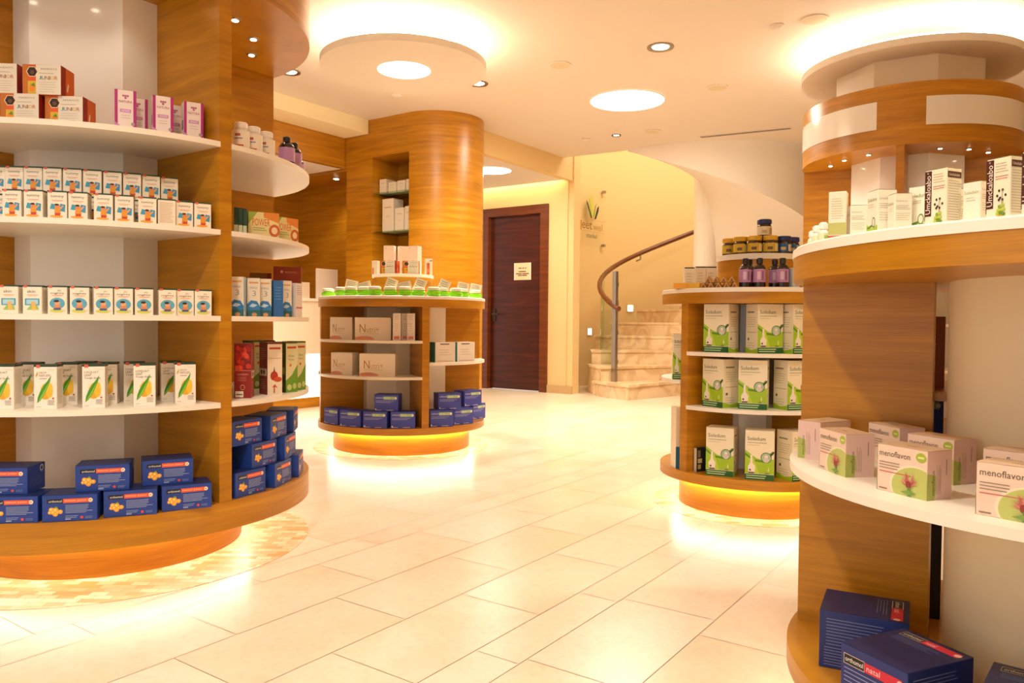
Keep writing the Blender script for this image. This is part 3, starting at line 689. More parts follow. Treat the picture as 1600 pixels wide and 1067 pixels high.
# -- junior honey jelly cartons
def jelly():
    c = Carton(.128, .095, .102, '#d2621e', top='#d9a070'); f = c.front
    f.rect(.35, 0, 1, 1, '#e6dfd0'); f.rect(0, 0, .14, 1, '#c4701c'); f.rect(.14, .42, .35, .6, '#e05a22'); f.rect(.14, 0, .35, .45, '#d8b428'); f.ell(.25, .2, .08, '#e88a2a', .12); f.poly([(.2,.3),(.3,.4),(.33,.26)], '#5a8a2c')
    def hexa(cx, cy, r): return [(cx+r*math.cos(R(60*k)), cy+r*1.25*math.sin(R(60*k))) for k in range(6)]
    f.poly(hexa(.25, .76, .155), '#f0d9a8'); f.poly(hexa(.25, .76, .135), '#2c1c12'); f.poly(hexa(.25, .74, .06), '#6b4020')
    f.text('MARNYS', .48, .83, '#8f8a80', w=.42, h=.06); f.lines(.42, .82, .70, 1, .1, '#c9bda8', .03, 0)
    x = .42
    for ch, w, cc in zip('JUNIOR', (.07, .085, .085, .03, .09, .08), ('#2f8a8a', '#4a4a50', '#a8402c', '#8a8a40', '#d49a2c', '#c0502c')): f.text(ch, x, .50, cc, w=w, h=.12); x += w + .012
    f.lines(.42, .9, .40, 5, .08, '#cfc3ae', .018)
    for g in (c.left, c.right): g.rect(0, 0, .35, 1, '#8c1c14'); g.poly([(.42,.24),(.5,.20),(.58,.46),(.5,.52)], '#f0dcc0')
    return c.done('jelly_carton')
JJ = jelly()
for i, px in enumerate((33, 106)):
    a = on_r(L, .76, px, 180); JJ.on(L, a, .765, 1.675, ('left', 'right')[i] + ' orange and white carton in the lower row on the top shelf of left column', 'box', 'orange and white honey cartons', yaw=4, jit=1)
for i, px in enumerate((-4, 69)):
    a = on_r(L, .76, px, 130); JJ.on(L, a, .765, 1.7775, ('left', 'right')[i] + ' orange and white carton stacked on others, top shelf of left column', 'box', 'orange and white honey cartons', yaw=4, jit=1)
def natura():
    c = Carton(.070, .052, .148, '#eee2e0', top='#e6d6d4'); f = c.front
    f.rect(0, 0, .14, 1, '#b0207c'); f.rect(.86, 0, 1, 1, '#b0207c'); f.poly([(0,0),(1,0),(1,.14),(.5,.05),(0,.22)], '#cf8ac8'); f.ell(.84, .19, .09, '#a99aa0')
    for dx in (-.1, 0, .1): f.ell(.5+dx, .86, .055, '#b46a8c')
    f.ell(.5, .81, .06, '#b46a8c'); f.text('NATURA', .20, .69, '#a0507c', w=.60, h=.06); f.rect(.24, .46, .76, .54, '#c98ac4'); f.text('FEMME', .32, .475, '#f3e4f0', w=.36, h=.045); f.lines(.3, .74, .38, 2, .06, '#c9b4bc', .012)
    c.left.rect(.2, .3, .8, .55, '#8a8488'); c.left.lines(.15, .85, .9, 8, .04, '#c0b4b4', .01); c.right.rect(0, 0, .3, 1, '#b0207c')
    return c.done('supplement_carton')
NA = natura()
for i, (px, rf) in enumerate(((197, .76), (257, .76), (312, .76), (216, .67), (276, .67))):
    a = on_r(L, rf, px, 180); NA.on(L, a, rf, 1.675, ('left', 'middle', 'right', 'left half-hidden', 'right half-hidden')[i] + ' white carton with magenta side stripes, top shelf of left column', 'box', 'magenta-striped cartons', yaw=a*.4-60*.6+85)
# -- bottles
def bottle(name, r, h, body, capc, label, cap_h=.2, neck=.6, capr=.7, lab=(.12, .62), text=None):
    root = bpy.data.objects.new(name, None); COL.objects.link(root); root.empty_display_size = .03
    hb = h*(1-cap_h); mb = MB(); nr = r*neck
    mb.lathe([(r*.92, 0), (r, h*.02), (r, hb*.72), (r*.93, hb*.80), (r*.72, hb*.90), (nr, hb*.95), (nr, hb)], body, 24); mb.build('body', root)
    mb = MB(); mb.lathe([(r*capr, hb*.985), (r*capr, h-.004), (r*capr-.004, h)], capc, 24); mb.build('cap', root)
    if label:
        mb = MB(); rr = r+.0008; z0, z1 = h*lab[0], h*lab[1]
        mb.grid([[(rr*math.cos(R(a)), rr*math.sin(R(a)), z) for a in range(-215, 36, 10)] for z in (z0, z1)], label)
        if text:
            for ys, c0, a0, a1 in text: mb.grid([[(( rr+.0006)*math.cos(R(a)), (rr+.0006)*math.sin(R(a)), z0+(z1-z0)*q) for a in range(a0, a1+1, 6)] for q in ys], col(c0))
        mb.build('label', root, recalc=False)
    return Proto(root, r*2, r*2, h, True)
PW = bottle('pill_bottle', .034, .115, col('#efe6dc', .3), col('#f2ece4', .35), col('#f2e8da', .4), .2, .72, .78, (.14, .70), [((.62,.78), '#b0645c', -120, -80), ((.44,.52), '#8f8ac0', -125, -70), ((.0,.1), '#c05a44', -130, -60)])
for i, px in enumerate((380.5, 401, 421)):
    a = on_r(L, .78, px, 225); PW.on(L, a, .80, 1.675, ('left', 'middle', 'right')[i] + ' white pill bottle on the top shelf, right bay of left column', 'bottle', 'white pill bottles on top shelf', yaw=10)
PL = bottle('syrup_bottle', .034, .125, col('#2e1a10', .15), col('#2a211c', .3), col('#b98ac0', .45), .16, .42, .5, (.12, .60))
for i, px in enumerate((448, 459.5, 466)):
    a = on_r(L, .795, px, 240) if i < 2 else on_r(L, .80, px, 240, True); PL.on(L, a, .829, 1.675, ('front', 'middle', 'rear')[i] + ' dark bottle with lilac label on the top shelf of left column', 'bottle', 'lilac-labelled bottles on left column', yaw=20)
# -- right bay, second shelf: energy cartons
def power(front=True):
    c = Carton(.125, .015, .105, '#3a6a3c', top='#1e4a34'); f = c.front
    f.rect(0, 0, 1, 1, '#e6d79a'); f.poly([(0,.5),(.3,1),(0,1)], '#9cb24a'); f.poly([(.5,.8),(1,.6),(1,1),(.5,1)], '#e08a3c'); f.ell(.85, .3, .18, '#c8642c', .25); f.ell(.85, .3, .1, '#f0d8b0', .14)
    f.text('POWER', .13, .46, '#d8501e', w=.58, h=.28); f.lines(.15, .6, .36, 2, .08, '#8a9a5c', .025)
    for g in (c.left, c.right): g.rect(0, .35, 1, 1, '#17402c'); g.rect(0, 0, 1, .35, '#c9cfae')
    return c.done('energy_carton')
POW = power()
grp = 'green-edged energy cartons'
for i, (a, yw) in enumerate(((-22, 68), (-17.5, 70), (-13, 72))):
    POW.on(L, a, .80, 1.342, ORD[i] + ' green-edged flat carton seen edge-on near the divider, second shelf of left column', 'box', grp, yaw=-64+i, jit=0) if False else None
def place_xy(p, r, a, z, rz, lb, cat, grp=None): return p.put(L[0]+r*math.cos(R(a)), L[1]+r*math.sin(R(a)), z, R(rz), lb, cat, grp)
for i, px in enumerate((373.5, 378.5, 383)):
    a = on_r(L, .74, px, 350); place_xy(POW, .74, a, 1.342, -72, ORD[i] + ' green-edged flat carton standing edge-on by the divider, second shelf of left column', 'box', grp)
a = on_r(L, .755, 402, 350); place_xy(POW, .765, a, 1.342, 30, 'larger-facing carton with orange lettering, second shelf right bay of left column', 'box', grp)
for i, px in enumerate((417.5, 422.5, 427.5, 432)):
    a = on_r(L, .735, px, 350); place_xy(POW, .735, a, 1.342, -70, ORD[i] + ' green-edged flat carton behind the orange-lettered one, second shelf of left column', 'box', grp)
a = on_r(L, .79, 444, 355); place_xy(POW, .77, a, 1.342, 55, 'right-hand carton with orange lettering, second shelf right bay of left column', 'box', grp)
cb = Carton(.10, .03, .118, '#2c62a8'); cb.front.rect(.1, .6, .9, .8, '#d8d4c4'); cb = cb.done('blue_carton')
a = on_r(L, .66, 456, 350); place_xy(cb, .66, a, 1.342, 60, 'blue flat carton behind the orange-lettered one, second shelf of left column', 'box')
# -- third shelf right bay: omega cartons
def omega(body='#e9e0d0'):
    c = Carton(.052, .085, .158, body, top='#d8cfbc'); f = c.front
    f.rect(0, 0, 1, .17, '#2a6a78'); f.poly([(0,.17),(0,.32),(.3,.42),(.75,.40),(1,.26),(1,.17)], '#2f7fc0'); f.poly([(.15,.26),(.4,.34),(.8,.30),(.5,.24)], '#bcd8ea'); f.ell(.55, .05, .2, '#c99a6c', .05)
    f.text('OMEGA', .18, .72, '#8a8f98', w=.6, h=.055); f.text('3', .40, .53, '#9aa0a8', w=.28, h=.14); f.rect(.15, .86, .85, .90, '#d8a05c')
    for g in (c.left, c.right): g.rect(0, 0, 1, .98, '#a9c6dc'); g.lines(.1, .9, .88, 12, .05, '#7f9cb8', .012); g.rect(.1, .04, .5, .12, '#eee8dc')
    return c.done('capsule_carton')
OM = omega()
grp = 'white and blue capsule cartons'
for i, px in enumerate((384.5, 411, 426, 449)):
    a = on_r(L, .79, px, 450); OM.on(L, a, (.80, .79, .80, .815)[i], 1.014, ORD[i] + ' white and blue capsule carton from the left, third shelf right bay of left column', 'box', grp, yaw=(12, 30, 26, 52)[i], jit=0)
cb = Carton(.045, .09, .155, '#2b6cb4'); cb.front.lines(.2, .8, .8, 5, .08, '#6fa4d8', .015); cb = cb.done('capsule_carton'); a = on_r(L, .80, 438.5, 450); cb.on(L, a, .80, 1.014, 'plain bright blue carton among the capsule cartons on left column', 'box', yaw=40, jit=0)
cb = Carton(.045, .07, .15, '#e4d8d2'); cb.front.rect(0, .25, 1, .3, '#c46a7a'); cb.front.lines(.1, .9, .9, 5, .06, '#b8a8c0', .02); cb = cb.done('capsule_carton'); a = on_r(L, .81, 455.5, 450); cb.on(L, a, .825, 1.014, 'white carton with pink line at the right of the capsule cartons', 'box', yaw=70, jit=0)
cb = Carton(.05, .05, .145, '#d9b48a'); cb.front.rect(0, 0, 1, .3, '#b85a44'); cb.front.rect(.2, .6, .8, .9, '#a8c070'); cb = cb.done('capsule_carton'); a = on_r(L, .79, 462, 450); cb.on(L, a, .80, 1.014, 'narrow tan and red carton at the far right of the capsule cartons', 'box', yaw=86, jit=0)
cb = Carton(.13, .08, .245, '#9a3a22', top='#a85a3c'); cb.front.ell(.3, .9, .05, '#e8b0a0'); cb.front.text('BIOVITA', .42, .875, '#e0a898', w=.42, h=.03); cb.front.lines(.2, .7, .72, 3, .05, '#c8705c', .01); cb = cb.done('tall_red_carton'); cb.on(L, 26, .80, 1.014, 'large brick red carton behind the capsule cartons, third shelf of left column', 'box', yaw=14, jit=0)
cb = Carton(.10, .10, .215, '#8c5a1c', top='#7a4a18'); cb.front.rect(.8, 0, 1, 1, '#8c2c28'); cb = cb.done('tall_brown_carton'); cb.on(L, 34, .70, 1.014, 'large brown carton with dark red edge behind the capsule cartons', 'box', yaw=20, jit=0)
# -- fourth shelf right bay: juice cartons
def juice(kind):
    c = Carton(.066, .082, .222, {'r': '#8c1c18', 'p': '#7a1a14', 'g': '#4a5a1c'}[kind], top='#8a8458'); f = c.front
    if kind == 'r':
        f.rect(0, .52, 1, .96, '#7a140e'); rn = random.Random(3)
        for _ in range(26): f.ell(.1+.8*rn.random(), .55+.38*rn.random(), .11, rn.choice(('#c83022', '#d8452c', '#a81c14')), .045)
        f.rect(0, .50, 1, .515, '#c46a50'); f.text('CRANBERRY', .15, .42, '#d8a088', w=.7, h=.03); f.lines(.2, .85, .38, 3, .03, '#c87a68', .008); f.ell(.5, .20, .14, '#caa070', .05); f.ell(.5, .20, .11, '#8c1c18', .04); f.rect(.08, .02, .55, .13, '#e6dccb'); f.lines(.12, .5, .06, 1, .1, '#4a4440', .02, 0)
    elif kind == 'p':
        f.rect(0, 0, 1, .97, '#e6d8c0'); f.rect(.12, .87, .88, .91, '#b8402c'); f.text('Granatapfel', .1, .68, '#8a6a5a', w=.8, h=.035); f.ell(.45, .36, .26, '#a8301e', .09); f.ell(.7, .29, .28, '#c84a2a', .05); f.poly([(.4,.44),(.45,.54),(.52,.44)], '#6a3018'); f.rect(.42, .03, .5, .17, '#c04030'); f.poly([(.3,.14),(.5,.2),(.7,.12),(.5,.15)], '#c04030')
    else:
        f.rect(0, 0, 1, .97, '#d9d4a4'); f.rect(.12, .87, .88, .91, '#b8402c'); f.text('Aloe', .2, .70, '#6a6a4a', w=.5, h=.05); f.text('Vera', .2, .63, '#6a6a4a', w=.5, h=.045); f.ell(.4, .54, .1, '#d8702c', .03); f.poly([(0,0),(0,.24),(.5,.34),(1,.55),(1,0)], '#6a9a2a'); f.ell(.3, .1, .2, '#c3cf8c', .06); f.ell(.75, .12, .16, '#b4c878', .06)
    for g in (c.left, c.right):
        g.lines(.12, .85, .88, 6, .04, '#b89a7c', .008); g.rect(.08, .36, .92, .50, '#d8c8b8' if kind != 'g' else '#8a9a4a'); g.ell(.3, .43, .12, '#6a2420', .05); g.ell(.6, .43, .12, '#6a2420', .045); g.lines(.12, .85, .28, 5, .04, '#b89a7c', .008)
    return c.done('juice_carton')
JR, JP, JG = juice('r'), juice('p'), juice('g')
for i, (p, px, rf, yw, lb) in enumerate(((JR, 388, .79, 10, 'dark red juice carton with berries, fourth shelf of left column'), (JP, 430, .80, 42, 'white-faced juice carton with pomegranate picture, fourth shelf of left column'),
        (JG, 453, .82, 58, 'green juice carton with aloe leaves beside the pomegranate one'), (JG, 466.5, .83, 68, 'second green juice carton with aloe leaves, towards the right rim'), (JP, 424, .66, 30, 'juice carton standing behind the pomegranate carton on left column'), (JG, 452, .67, 55, 'green juice carton in the rear of the fourth shelf on left column'))):
    a = on_r(L, rf-.02, px, 560); p.on(L, a, rf, .682, lb, 'box', 'juice cartons on fourth shelf', yaw=yw, jit=0)

# ================================================================== PRODUCTS ON THE MIDDLE COUNTER
# soaps: green lump in a clear tray with a white card
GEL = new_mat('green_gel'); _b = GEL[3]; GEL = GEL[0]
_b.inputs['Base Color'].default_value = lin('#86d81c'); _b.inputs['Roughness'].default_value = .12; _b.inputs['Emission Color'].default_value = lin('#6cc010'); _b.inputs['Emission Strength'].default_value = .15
def soap(kind):
    root = bpy.data.objects.new('wrapped_soap', None); COL.objects.link(root); root.empty_display_size = .03
    mb = MB(); mb.lathe([(.030, 0), (.044, .006), (.049, .018), (.046, .032), (.034, .042)], GEL, 22)
    for v in mb.bm.verts:
        t = math.atan2(v.co.y, v.co.x); k = 1 + .07*math.sin(3*t+kind) + .04*math.sin(7*t); v.co.x *= k*1.08; v.co.y *= k
    mb.build('gel', root)
    mb = MB(); mb.lathe([(.036, .042), (.047, .045), (.045, .062), (.034, .068)], col('#f0ead8', .35), 18); mb.build('lid', root)
    if kind:
        w, h, tilt = ((.046, .062, .2), (.052, .046, -.25), (.042, .074, .35))[kind-1]
        Mt = Matrix.Translation((0, 0, .056)) @ Matrix.Rotation(tilt, 4, 'Y') @ Matrix.Rotation(-.15, 4, 'X')
        mb = MB(); mb.box(-w, w, -.003, .003, 0, h, col('#f2ecd8')); f = Face(mb, (-w, -.0032, 0), (1,0,0), (0,0,1), 2*w, h); f.lines(.12, .88, .72, 3, .2, '#a9b48c', .08); f.rect(.1, .08, .4, .15, '#8cb04a')
        for v in mb.bm.verts: v.co = Mt @ v.co
        mb.build('card', root, recalc=False)
    return Proto(root, .108, .108, .1, True)
SO = [soap(k) for k in range(4)]
for i, px in enumerate((513, 530, 550, 567, 585, 610, 638, 656, 673, 691, 708, 725, 742)):
    k = (0, 0, 1, 2, 0, 3, 2, 3, 0, 3, 0, 1, 1)[i]
    a = on_r(M, .585, px, 455); SO[k].on(M, a, (.64, .62, .63, .615, .64, .635, .64, .63, .64, .63, .64, .625, .64)[i], 1.186, ORD[i] + ' green soap with white lid from the left round the middle counter rim', 'soap', 'green soaps on the middle counter', yaw=random.uniform(-14, 14), jit=8)
# riser: honey cartons and tall cream cartons
J2 = jelly
for i, (px, lb) in enumerate(((605, 'left orange and white carton on the small riser of the middle counter'), (645, 'right orange and white carton on the small riser of the middle counter'))):
    a = on_r(M, .21, px, 420); JJ.put(M[0]+.175*math.cos(R(a)), M[1]+.175*math.sin(R(a)), 1.37, R(a*.3+90*.3-8), lb, 'box', 'honey cartons on the riser')
cb = Carton(.055, .05, .135, '#ecdfca'); cb.front.rect(.15, .05, .6, .75, '#c8642c'); cb.front.ell(.35, .3, .2, '#e08a4a', .12); cb.front.rect(.62, .85, .95, .9, '#6a5a48'); cb = cb.done('supplement_carton'); a = on_r(M, .19, 667, 420); cb.put(M[0]+.205*math.cos(R(a)), M[1]+.205*math.sin(R(a)), 1.37, R(14), 'narrow white carton with orange picture at right end of the riser', 'box')
cb = Carton(.05, .06, .11, '#ecdfca'); cb.front.rect(.1, 0, .4, .5, '#d88a5c'); cb = cb.done('supplement_carton'); a = on_r(M, .2, 584, 420); cb.put(M[0]+.21*math.cos(R(a)), M[1]+.21*math.sin(R(a)), 1.37, R(-25), 'narrow white carton at the left end of the riser', 'box')
cb = Carton(.085, .07, .24, '#efe3d0', top='#e0d0b8'); cb.front.poly([(.35,.35),(.33,.42),(.42,.5),(.52,.52),(.62,.46),(.64,.35)], '#a88a3c'); cb.front.ell(.48, .22, .2, '#e0863c', .12); cb.front.ell(.2, .93, .04, '#b0a48c'); cb.right.rect(.2, .3, .5, .5, '#d9c8ac'); CR = cb.done('tall_cream_carton')
for i, (px, r, yw) in enumerate(((592, .05, 8), (616, .09, 12), (642, .13, -20))):
    x, y = M[0]+(-.115, -.01, .09)[i], M[1]+(.055, .085, .05)[i]; CR.put(x, y, 1.37, R((-6, 18, -24)[i]), ('left', 'middle', 'right')[i] + ' tall cream carton at the back of the riser on middle counter', 'box', 'tall cream cartons on riser')
# left bay
def nutri(w, h, d):
    c = Carton(w, d, h, '#f3e8da', top='#e8dac4'); f = c.front
    f.text('N', .13, .34, '#b3883e', w=.16, h=.36); f.text('utri+', .32, .34, '#c9ab7c', w=.34, h=.24); f.lines(.14, .66, .28, 1, .1, '#cdb594', .015, 0); f.ell(.22, 0, .28, '#e2a08c', .16) if False else f.poly([(.01,.02)]+[(.24+.30*math.cos(R(t)), .02+.16*math.sin(R(t))) for t in range(0, 141, 14)]+[(.01,.14)], '#e39c86')
    return c.done('nutrition_carton')
NU1 = nutri(.265, .168, .10); NU2 = nutri(.175, .168, .11)
def onM(p, px, py, rf, z, lb, cat, grp=None, yaw=None, jit=0):
    a = on_r(M, rf-.005, px, py); return p.on(M, a, rf, z, lb, cat, grp, yaw=(a+90)*.45 if yaw is None else yaw, jit=jit)
onM(NU2, 528, 515, .60, .858, 'smaller cream carton with peach patch, upper left shelf of middle counter', 'box', 'cream cartons with gilt lettering', yaw=-8)
onM(NU1, 580, 515, .565, .858, 'wide cream carton with large gilt initial, upper left shelf of middle counter', 'box', 'cream cartons with gilt lettering', yaw=2)
onM(NU2, 530, 573, .60, .592, 'smaller cream carton turned aside, second left shelf of middle counter', 'box', 'cream cartons with gilt lettering', yaw=-14)
onM(NU1, 588, 575, .585, .592, 'wide cream carton with peach patch, second left shelf of middle counter', 'box', 'cream cartons with gilt lettering', yaw=-2)
cb = Carton(.058, .05, .2, '#ece2da'); cb.front.lines(.2, .8, .9, 3, .06, '#c4b4ac', .015); cb.front.rect(.18, .05, .82, .16, '#cf7c80'); cb.front.lines(.3, .7, .6, 4, .08, '#c9b9b0', .02); TU = cb.done('narrow_carton')
for i, px in enumerate((620, 643)): onM(TU, px, 512, .60, .858, ('left', 'right')[i] + ' narrow white carton with pink foot on the upper left shelf of middle counter', 'box', 'narrow white cartons', yaw=4)
cb_ = TU.put(TU.o.location.x+.055, TU.o.location.y+.06, .858, R(4), '', 'box', 'narrow white cartons'); cb_['label'] = 'narrow white carton half hidden behind the left narrow one on middle counter'
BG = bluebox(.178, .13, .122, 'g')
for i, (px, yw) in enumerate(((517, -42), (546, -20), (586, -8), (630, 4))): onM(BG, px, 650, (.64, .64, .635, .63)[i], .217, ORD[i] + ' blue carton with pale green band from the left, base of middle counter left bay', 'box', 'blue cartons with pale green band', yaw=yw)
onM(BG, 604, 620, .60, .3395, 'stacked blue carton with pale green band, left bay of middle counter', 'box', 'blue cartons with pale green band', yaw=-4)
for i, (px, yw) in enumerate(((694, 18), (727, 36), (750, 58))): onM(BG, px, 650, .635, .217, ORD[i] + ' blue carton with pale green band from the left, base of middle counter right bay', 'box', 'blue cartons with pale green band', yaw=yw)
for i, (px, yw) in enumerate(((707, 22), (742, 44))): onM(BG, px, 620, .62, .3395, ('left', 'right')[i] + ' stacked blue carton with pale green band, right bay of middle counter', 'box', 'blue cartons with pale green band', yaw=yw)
cb = Carton(.165, .10, .15, '#ede6dc'); cb.front.rect(.0, 0, .02, 1, '#1f8a90'); cb.left.rect(0, 0, 1, 1, '#1d8088'); cb.front.rect(.25, .88, .7, .93, '#5a5248'); cb.front.lines(.2, .8, .6, 3, .12, '#cfc6ba', .03); cb.front.rect(.1, .05, .9, .08, '#d8b49a'); TE = cb.done('medicine_carton')
onM(TE, 697, 553, .60, .695, 'left white carton with teal side on the right shelf of middle counter', 'box', 'white cartons with teal sides', yaw=28)
onM(TE, 730, 553, .625, .695, 'right white carton with teal side on the right shelf of middle counter', 'box', 'white cartons with teal sides', yaw=37)

# ================================================================== PRODUCTS ON THE RIGHT LOW COUNTER
def inhaler(w, d, h):
    c = Carton(w, d, h, '#ebe2c6', top='#e2d5b4'); f = c.front
    f.poly([(.0,.13),(1,.13),(1,.44),(.7,.40),(.4,.44),(.0,.60)], '#9cc21e'); f.poly([(0,.55),(.3,.42),(.6,.40),(.95,.60),(1,.56),(.65,.36),(.3,.38),(0,.50)], '#5c8c1c'); f.poly([(.12,.13),(.3,.46),(.5,.13)], '#b6d23a')
    f.rect(0, 0, 1, .12, '#1c5c24'); f.lines(.05, .78, .075, 2, .045, '#b8d8a0', .02, .2)
    f.text('Soledum', .08, .80, '#4a5a2c', w=.62, h=.075); f.lines(.08, .75, .745, 1, .1, '#b4b48c', .018, 0); f.lines(.08, .5, .70, 1, .1, '#c9c4a4', .012, 0)
    f.poly([(.12,.15),(.10,.27),(.18,.34),(.19,.50),(.26,.50),(.27,.34),(.36,.27),(.34,.15)], '#ece4d4'); f.rect(.13, .13, .33, .16, '#5a4a3c'); f.ell(.18, .20, .035, '#5a3a3c')
    f.ell(.73, .46, .19, '#3a6a24'); f.ell(.73, .46, .165, '#a8bca0'); f.ell(.73, .48, .06, '#e6dcd0'); f.ell(.73, .41, .10, '#cfc8c0', .05); f.poly([(.86,.52),(1,.60),(1,.56),(.88,.48)], '#2f3a1c')
    f.poly([(.78,.20),(.81,.28),(.84,.20),(.81,.17)], '#dcd890'); f.rect(.70, .13, .82, .16, '#7a8a3c')
    for g in (c.left, c.right): g.poly([(0,0),(1,0),(1,.10),(.5,.06),(0,.12)], '#9cc21e'); g.rect(.15, .82, .7, .85, '#8a8a6c'); g.lines(.15, .9, .72, 5, .045, '#b8b290', .010); g.lines(.15, .9, .42, 1, .1, '#a8a284', .012, 0); g.rect(.18, .26, .30, .31, '#4a443c'); g.lines(.15, .8, .20, 3, .05, '#b8b290', .010)
    return c.done('inhaler_carton')
IN = inhaler(.140, .118, .249)
def onS(p, px, py, rf, z, yaw, lb, cat='box', grp='green and white inhaler cartons'):
    a = on_r(S, rf-.005, px, py); return p.on(S, a, rf, z, lb, cat, grp, yaw=yaw, jit=0)
for px, py, rf, z, yw, lb in ((1119, 530, .45, .854, -41, 'left inhaler carton on the upper shelf of the right low counter'),
        (1202, 530, .44, .854, 12, 'right inhaler carton on the upper shelf, turned with its left side showing'),
        (1264, 530, .45, .854, 22, 'inhaler carton on the upper shelf half hidden by the nearest counter'),
        (1118, 610, .45, .57, -57, 'inhaler carton on the lower shelf turned to show its broad right side'),
        (1178, 610, .45, .57, -23, 'middle inhaler carton on the lower shelf facing straight out'),
        (1251, 610, .45, .57, 16, 'inhaler carton on the lower shelf half hidden by the nearest counter'),
        (1121, 720, .455, .217, -27, 'left inhaler carton on the base of the right low counter'),
        (1189, 730, .47, .217, -20, 'middle inhaler carton on the base of the right low counter'),
        (1256, 730, .475, .217, 20, 'inhaler carton on the base half hidden by the nearest counter')):
    onS(IN, px, py, rf, z, yw, lb)
IN2 = inhaler(.09, .08, .245)
a = on_r(S, .475, 1050, 590); IN2.on(S, 199, .49, .70, 'slim inhaler carton alone on the left rim shelf of the right low counter', 'box', None, yaw=-8, jit=0)
cb = Carton(.09, .09, .33, '#e6d8bc'); cb.front.rect(0, 0, 1, .36, '#1f6c90')
for k in range(4): cb.front.ell(.45, .06+.085*k, .13, '#cfe0e0'); cb.front.ell(.45, .06+.085*k, .06, '#3a86a4'); cb.front.rect(.68, .05+.085*k, .95, .07+.085*k, '#a8c8d0')
TB = cb.done('tall_medicine_carton'); TB.on(S, 196, .485, .217, 'tall cream carton with blue foot and four rings, base of right low counter', 'box', None, yaw=6, jit=0)
cb = Carton(.075, .02, .125, '#15161c'); cb.front.rect(.1, .6, .35, .9, '#8a7a5c'); cb.front.rect(.12, .1, .4, .3, '#c9b078'); cb.front.rect(.1, .36, .5, .55, '#d9c590'); cb.left.rect(0, 0, 1, 1, '#cfc4ac'); BK = cb.done('black_carton')
a = on_r(S, .42, 1086, 720); BK.on(S, a, .42, .217, 'thin black carton with gold print leaning beside the left inhaler carton', 'box', None, yaw=30, jit=0)
# countertop
cb = Carton(.055, .05, .125, '#ece0c8', top='#2c2a1e'); cb.front.rect(0, .95, 1, 1, '#33301f'); cb.front.lines(.2, .8, .7, 4, .12, '#c9b89a', .03); cb.front.rect(.65, .05, .95, .3, '#b0a04a'); cb.right.lines(.1, .9, .8, 6, .12, '#b89a70', .03); SB = cb.done('small_white_carton')
for i, px in enumerate((1071, 1094, 1112)): onS(SB, px, 430, (.40, .36, .33)[i], 1.186, -4, ('left', 'middle', 'right')[i] + ' small white carton with dark top at left end of right low countertop', 'box', 'small dark-topped cartons')
cb = Carton(.14, .06, .03, '#e6b52c'); cb.front.rect(0, .1, .6, .9, '#e8a01c'); YB = cb.done('yellow_carton'); onS(YB, 1082, 443, .455, 1.186, -28, 'flat yellow carton lying on the left of the right low countertop', 'box', None)
cb = Carton(.13, .06, .028, '#d9861c'); cb.front.rect(.5, .2, .9, .8, '#c04a2c'); cb.top.rect(0, 0, 1, 1, '#e0a030'); OB = cb.done('orange_carton')
onS(OB, 1097, 435, .375, 1.186, -6, 'flat orange carton lying behind the yellow one on right low countertop', 'box', None)
def bar():
    mb = MB(); g = col('#c8963a', .3)
    mb.prism([(-.017, 0), (.017, 0), (0, .03)], -.05, .05, g)
    for v in mb.bm.verts: v.co = Vector((v.co.x, v.co.z, v.co.y))
    f1 = Face(mb, (-.017, -.05, 0), (1,0,0), (0,0,1), .034, .03); f1.poly([(.2,.05),(.8,.05),(.5,.7)], '#8a4a1c')
    o = mb.build('lozenge_bar'); return Proto(o, .036, .1, .03)
BA = bar(); k = 0
for row, pxs in enumerate(((1104, 1112, 1120, 1128, 1136), (1117, 1125, 1133, 1139))):
    for px in pxs:
        a = on_r(S, .44 - .10*row, px, 445); BA.on(S, a, (.455, .350)[row], 1.186, ORD[k] + ' gold triangular pastille bar from the left on the right low countertop', 'bar', 'gold triangular bars', yaw=(a+90)*.5, jit=0); k += 1
PB = bottle('lotion_bottle', .031, .15, col('#2a170e', .12), col('#241c18', .3), col('#b583b0', .45), .17, .40, .52, (.18, .62), [((.2,.8), '#d8b8d0', -135, -105), ((.15,.85), '#6a4a62', -92, -78)])
for i, (px, rf) in enumerate(((1150, .44), (1164.5, .38), (1187, .445), (1214, .39), (1227, .44))): onS(PB, px, 440, rf, 1.186, 8, ORD[i] + ' dark bottle with lilac label from the left on right low countertop', 'bottle', 'lilac-labelled bottles on the right')
cb = Carton(.045, .04, .10, '#b8c4c4'); cb.front.lines(.1, .9, .8, 5, .12, '#8aa0a8', .03); cb.front.rect(.4, .1, .9, .4, '#c88a9a'); LB = cb.done('small_blue_carton'); onS(LB, 1240, 440, .44, 1.186, 20, 'small pale blue carton right of the lilac-labelled bottles', 'box', None)
for px in (1108, 1117, 1126, 1134):          # second layer lying in the valleys of the first
    a = on_r(S, .44, px, 440); BA.on(S, a, .455, 1.2165, ORD[k] + ' gold triangular pastille bar, upper layer on the right low countertop', 'bar', 'gold triangular bars', yaw=(a+90)*.5, jit=0); k += 1
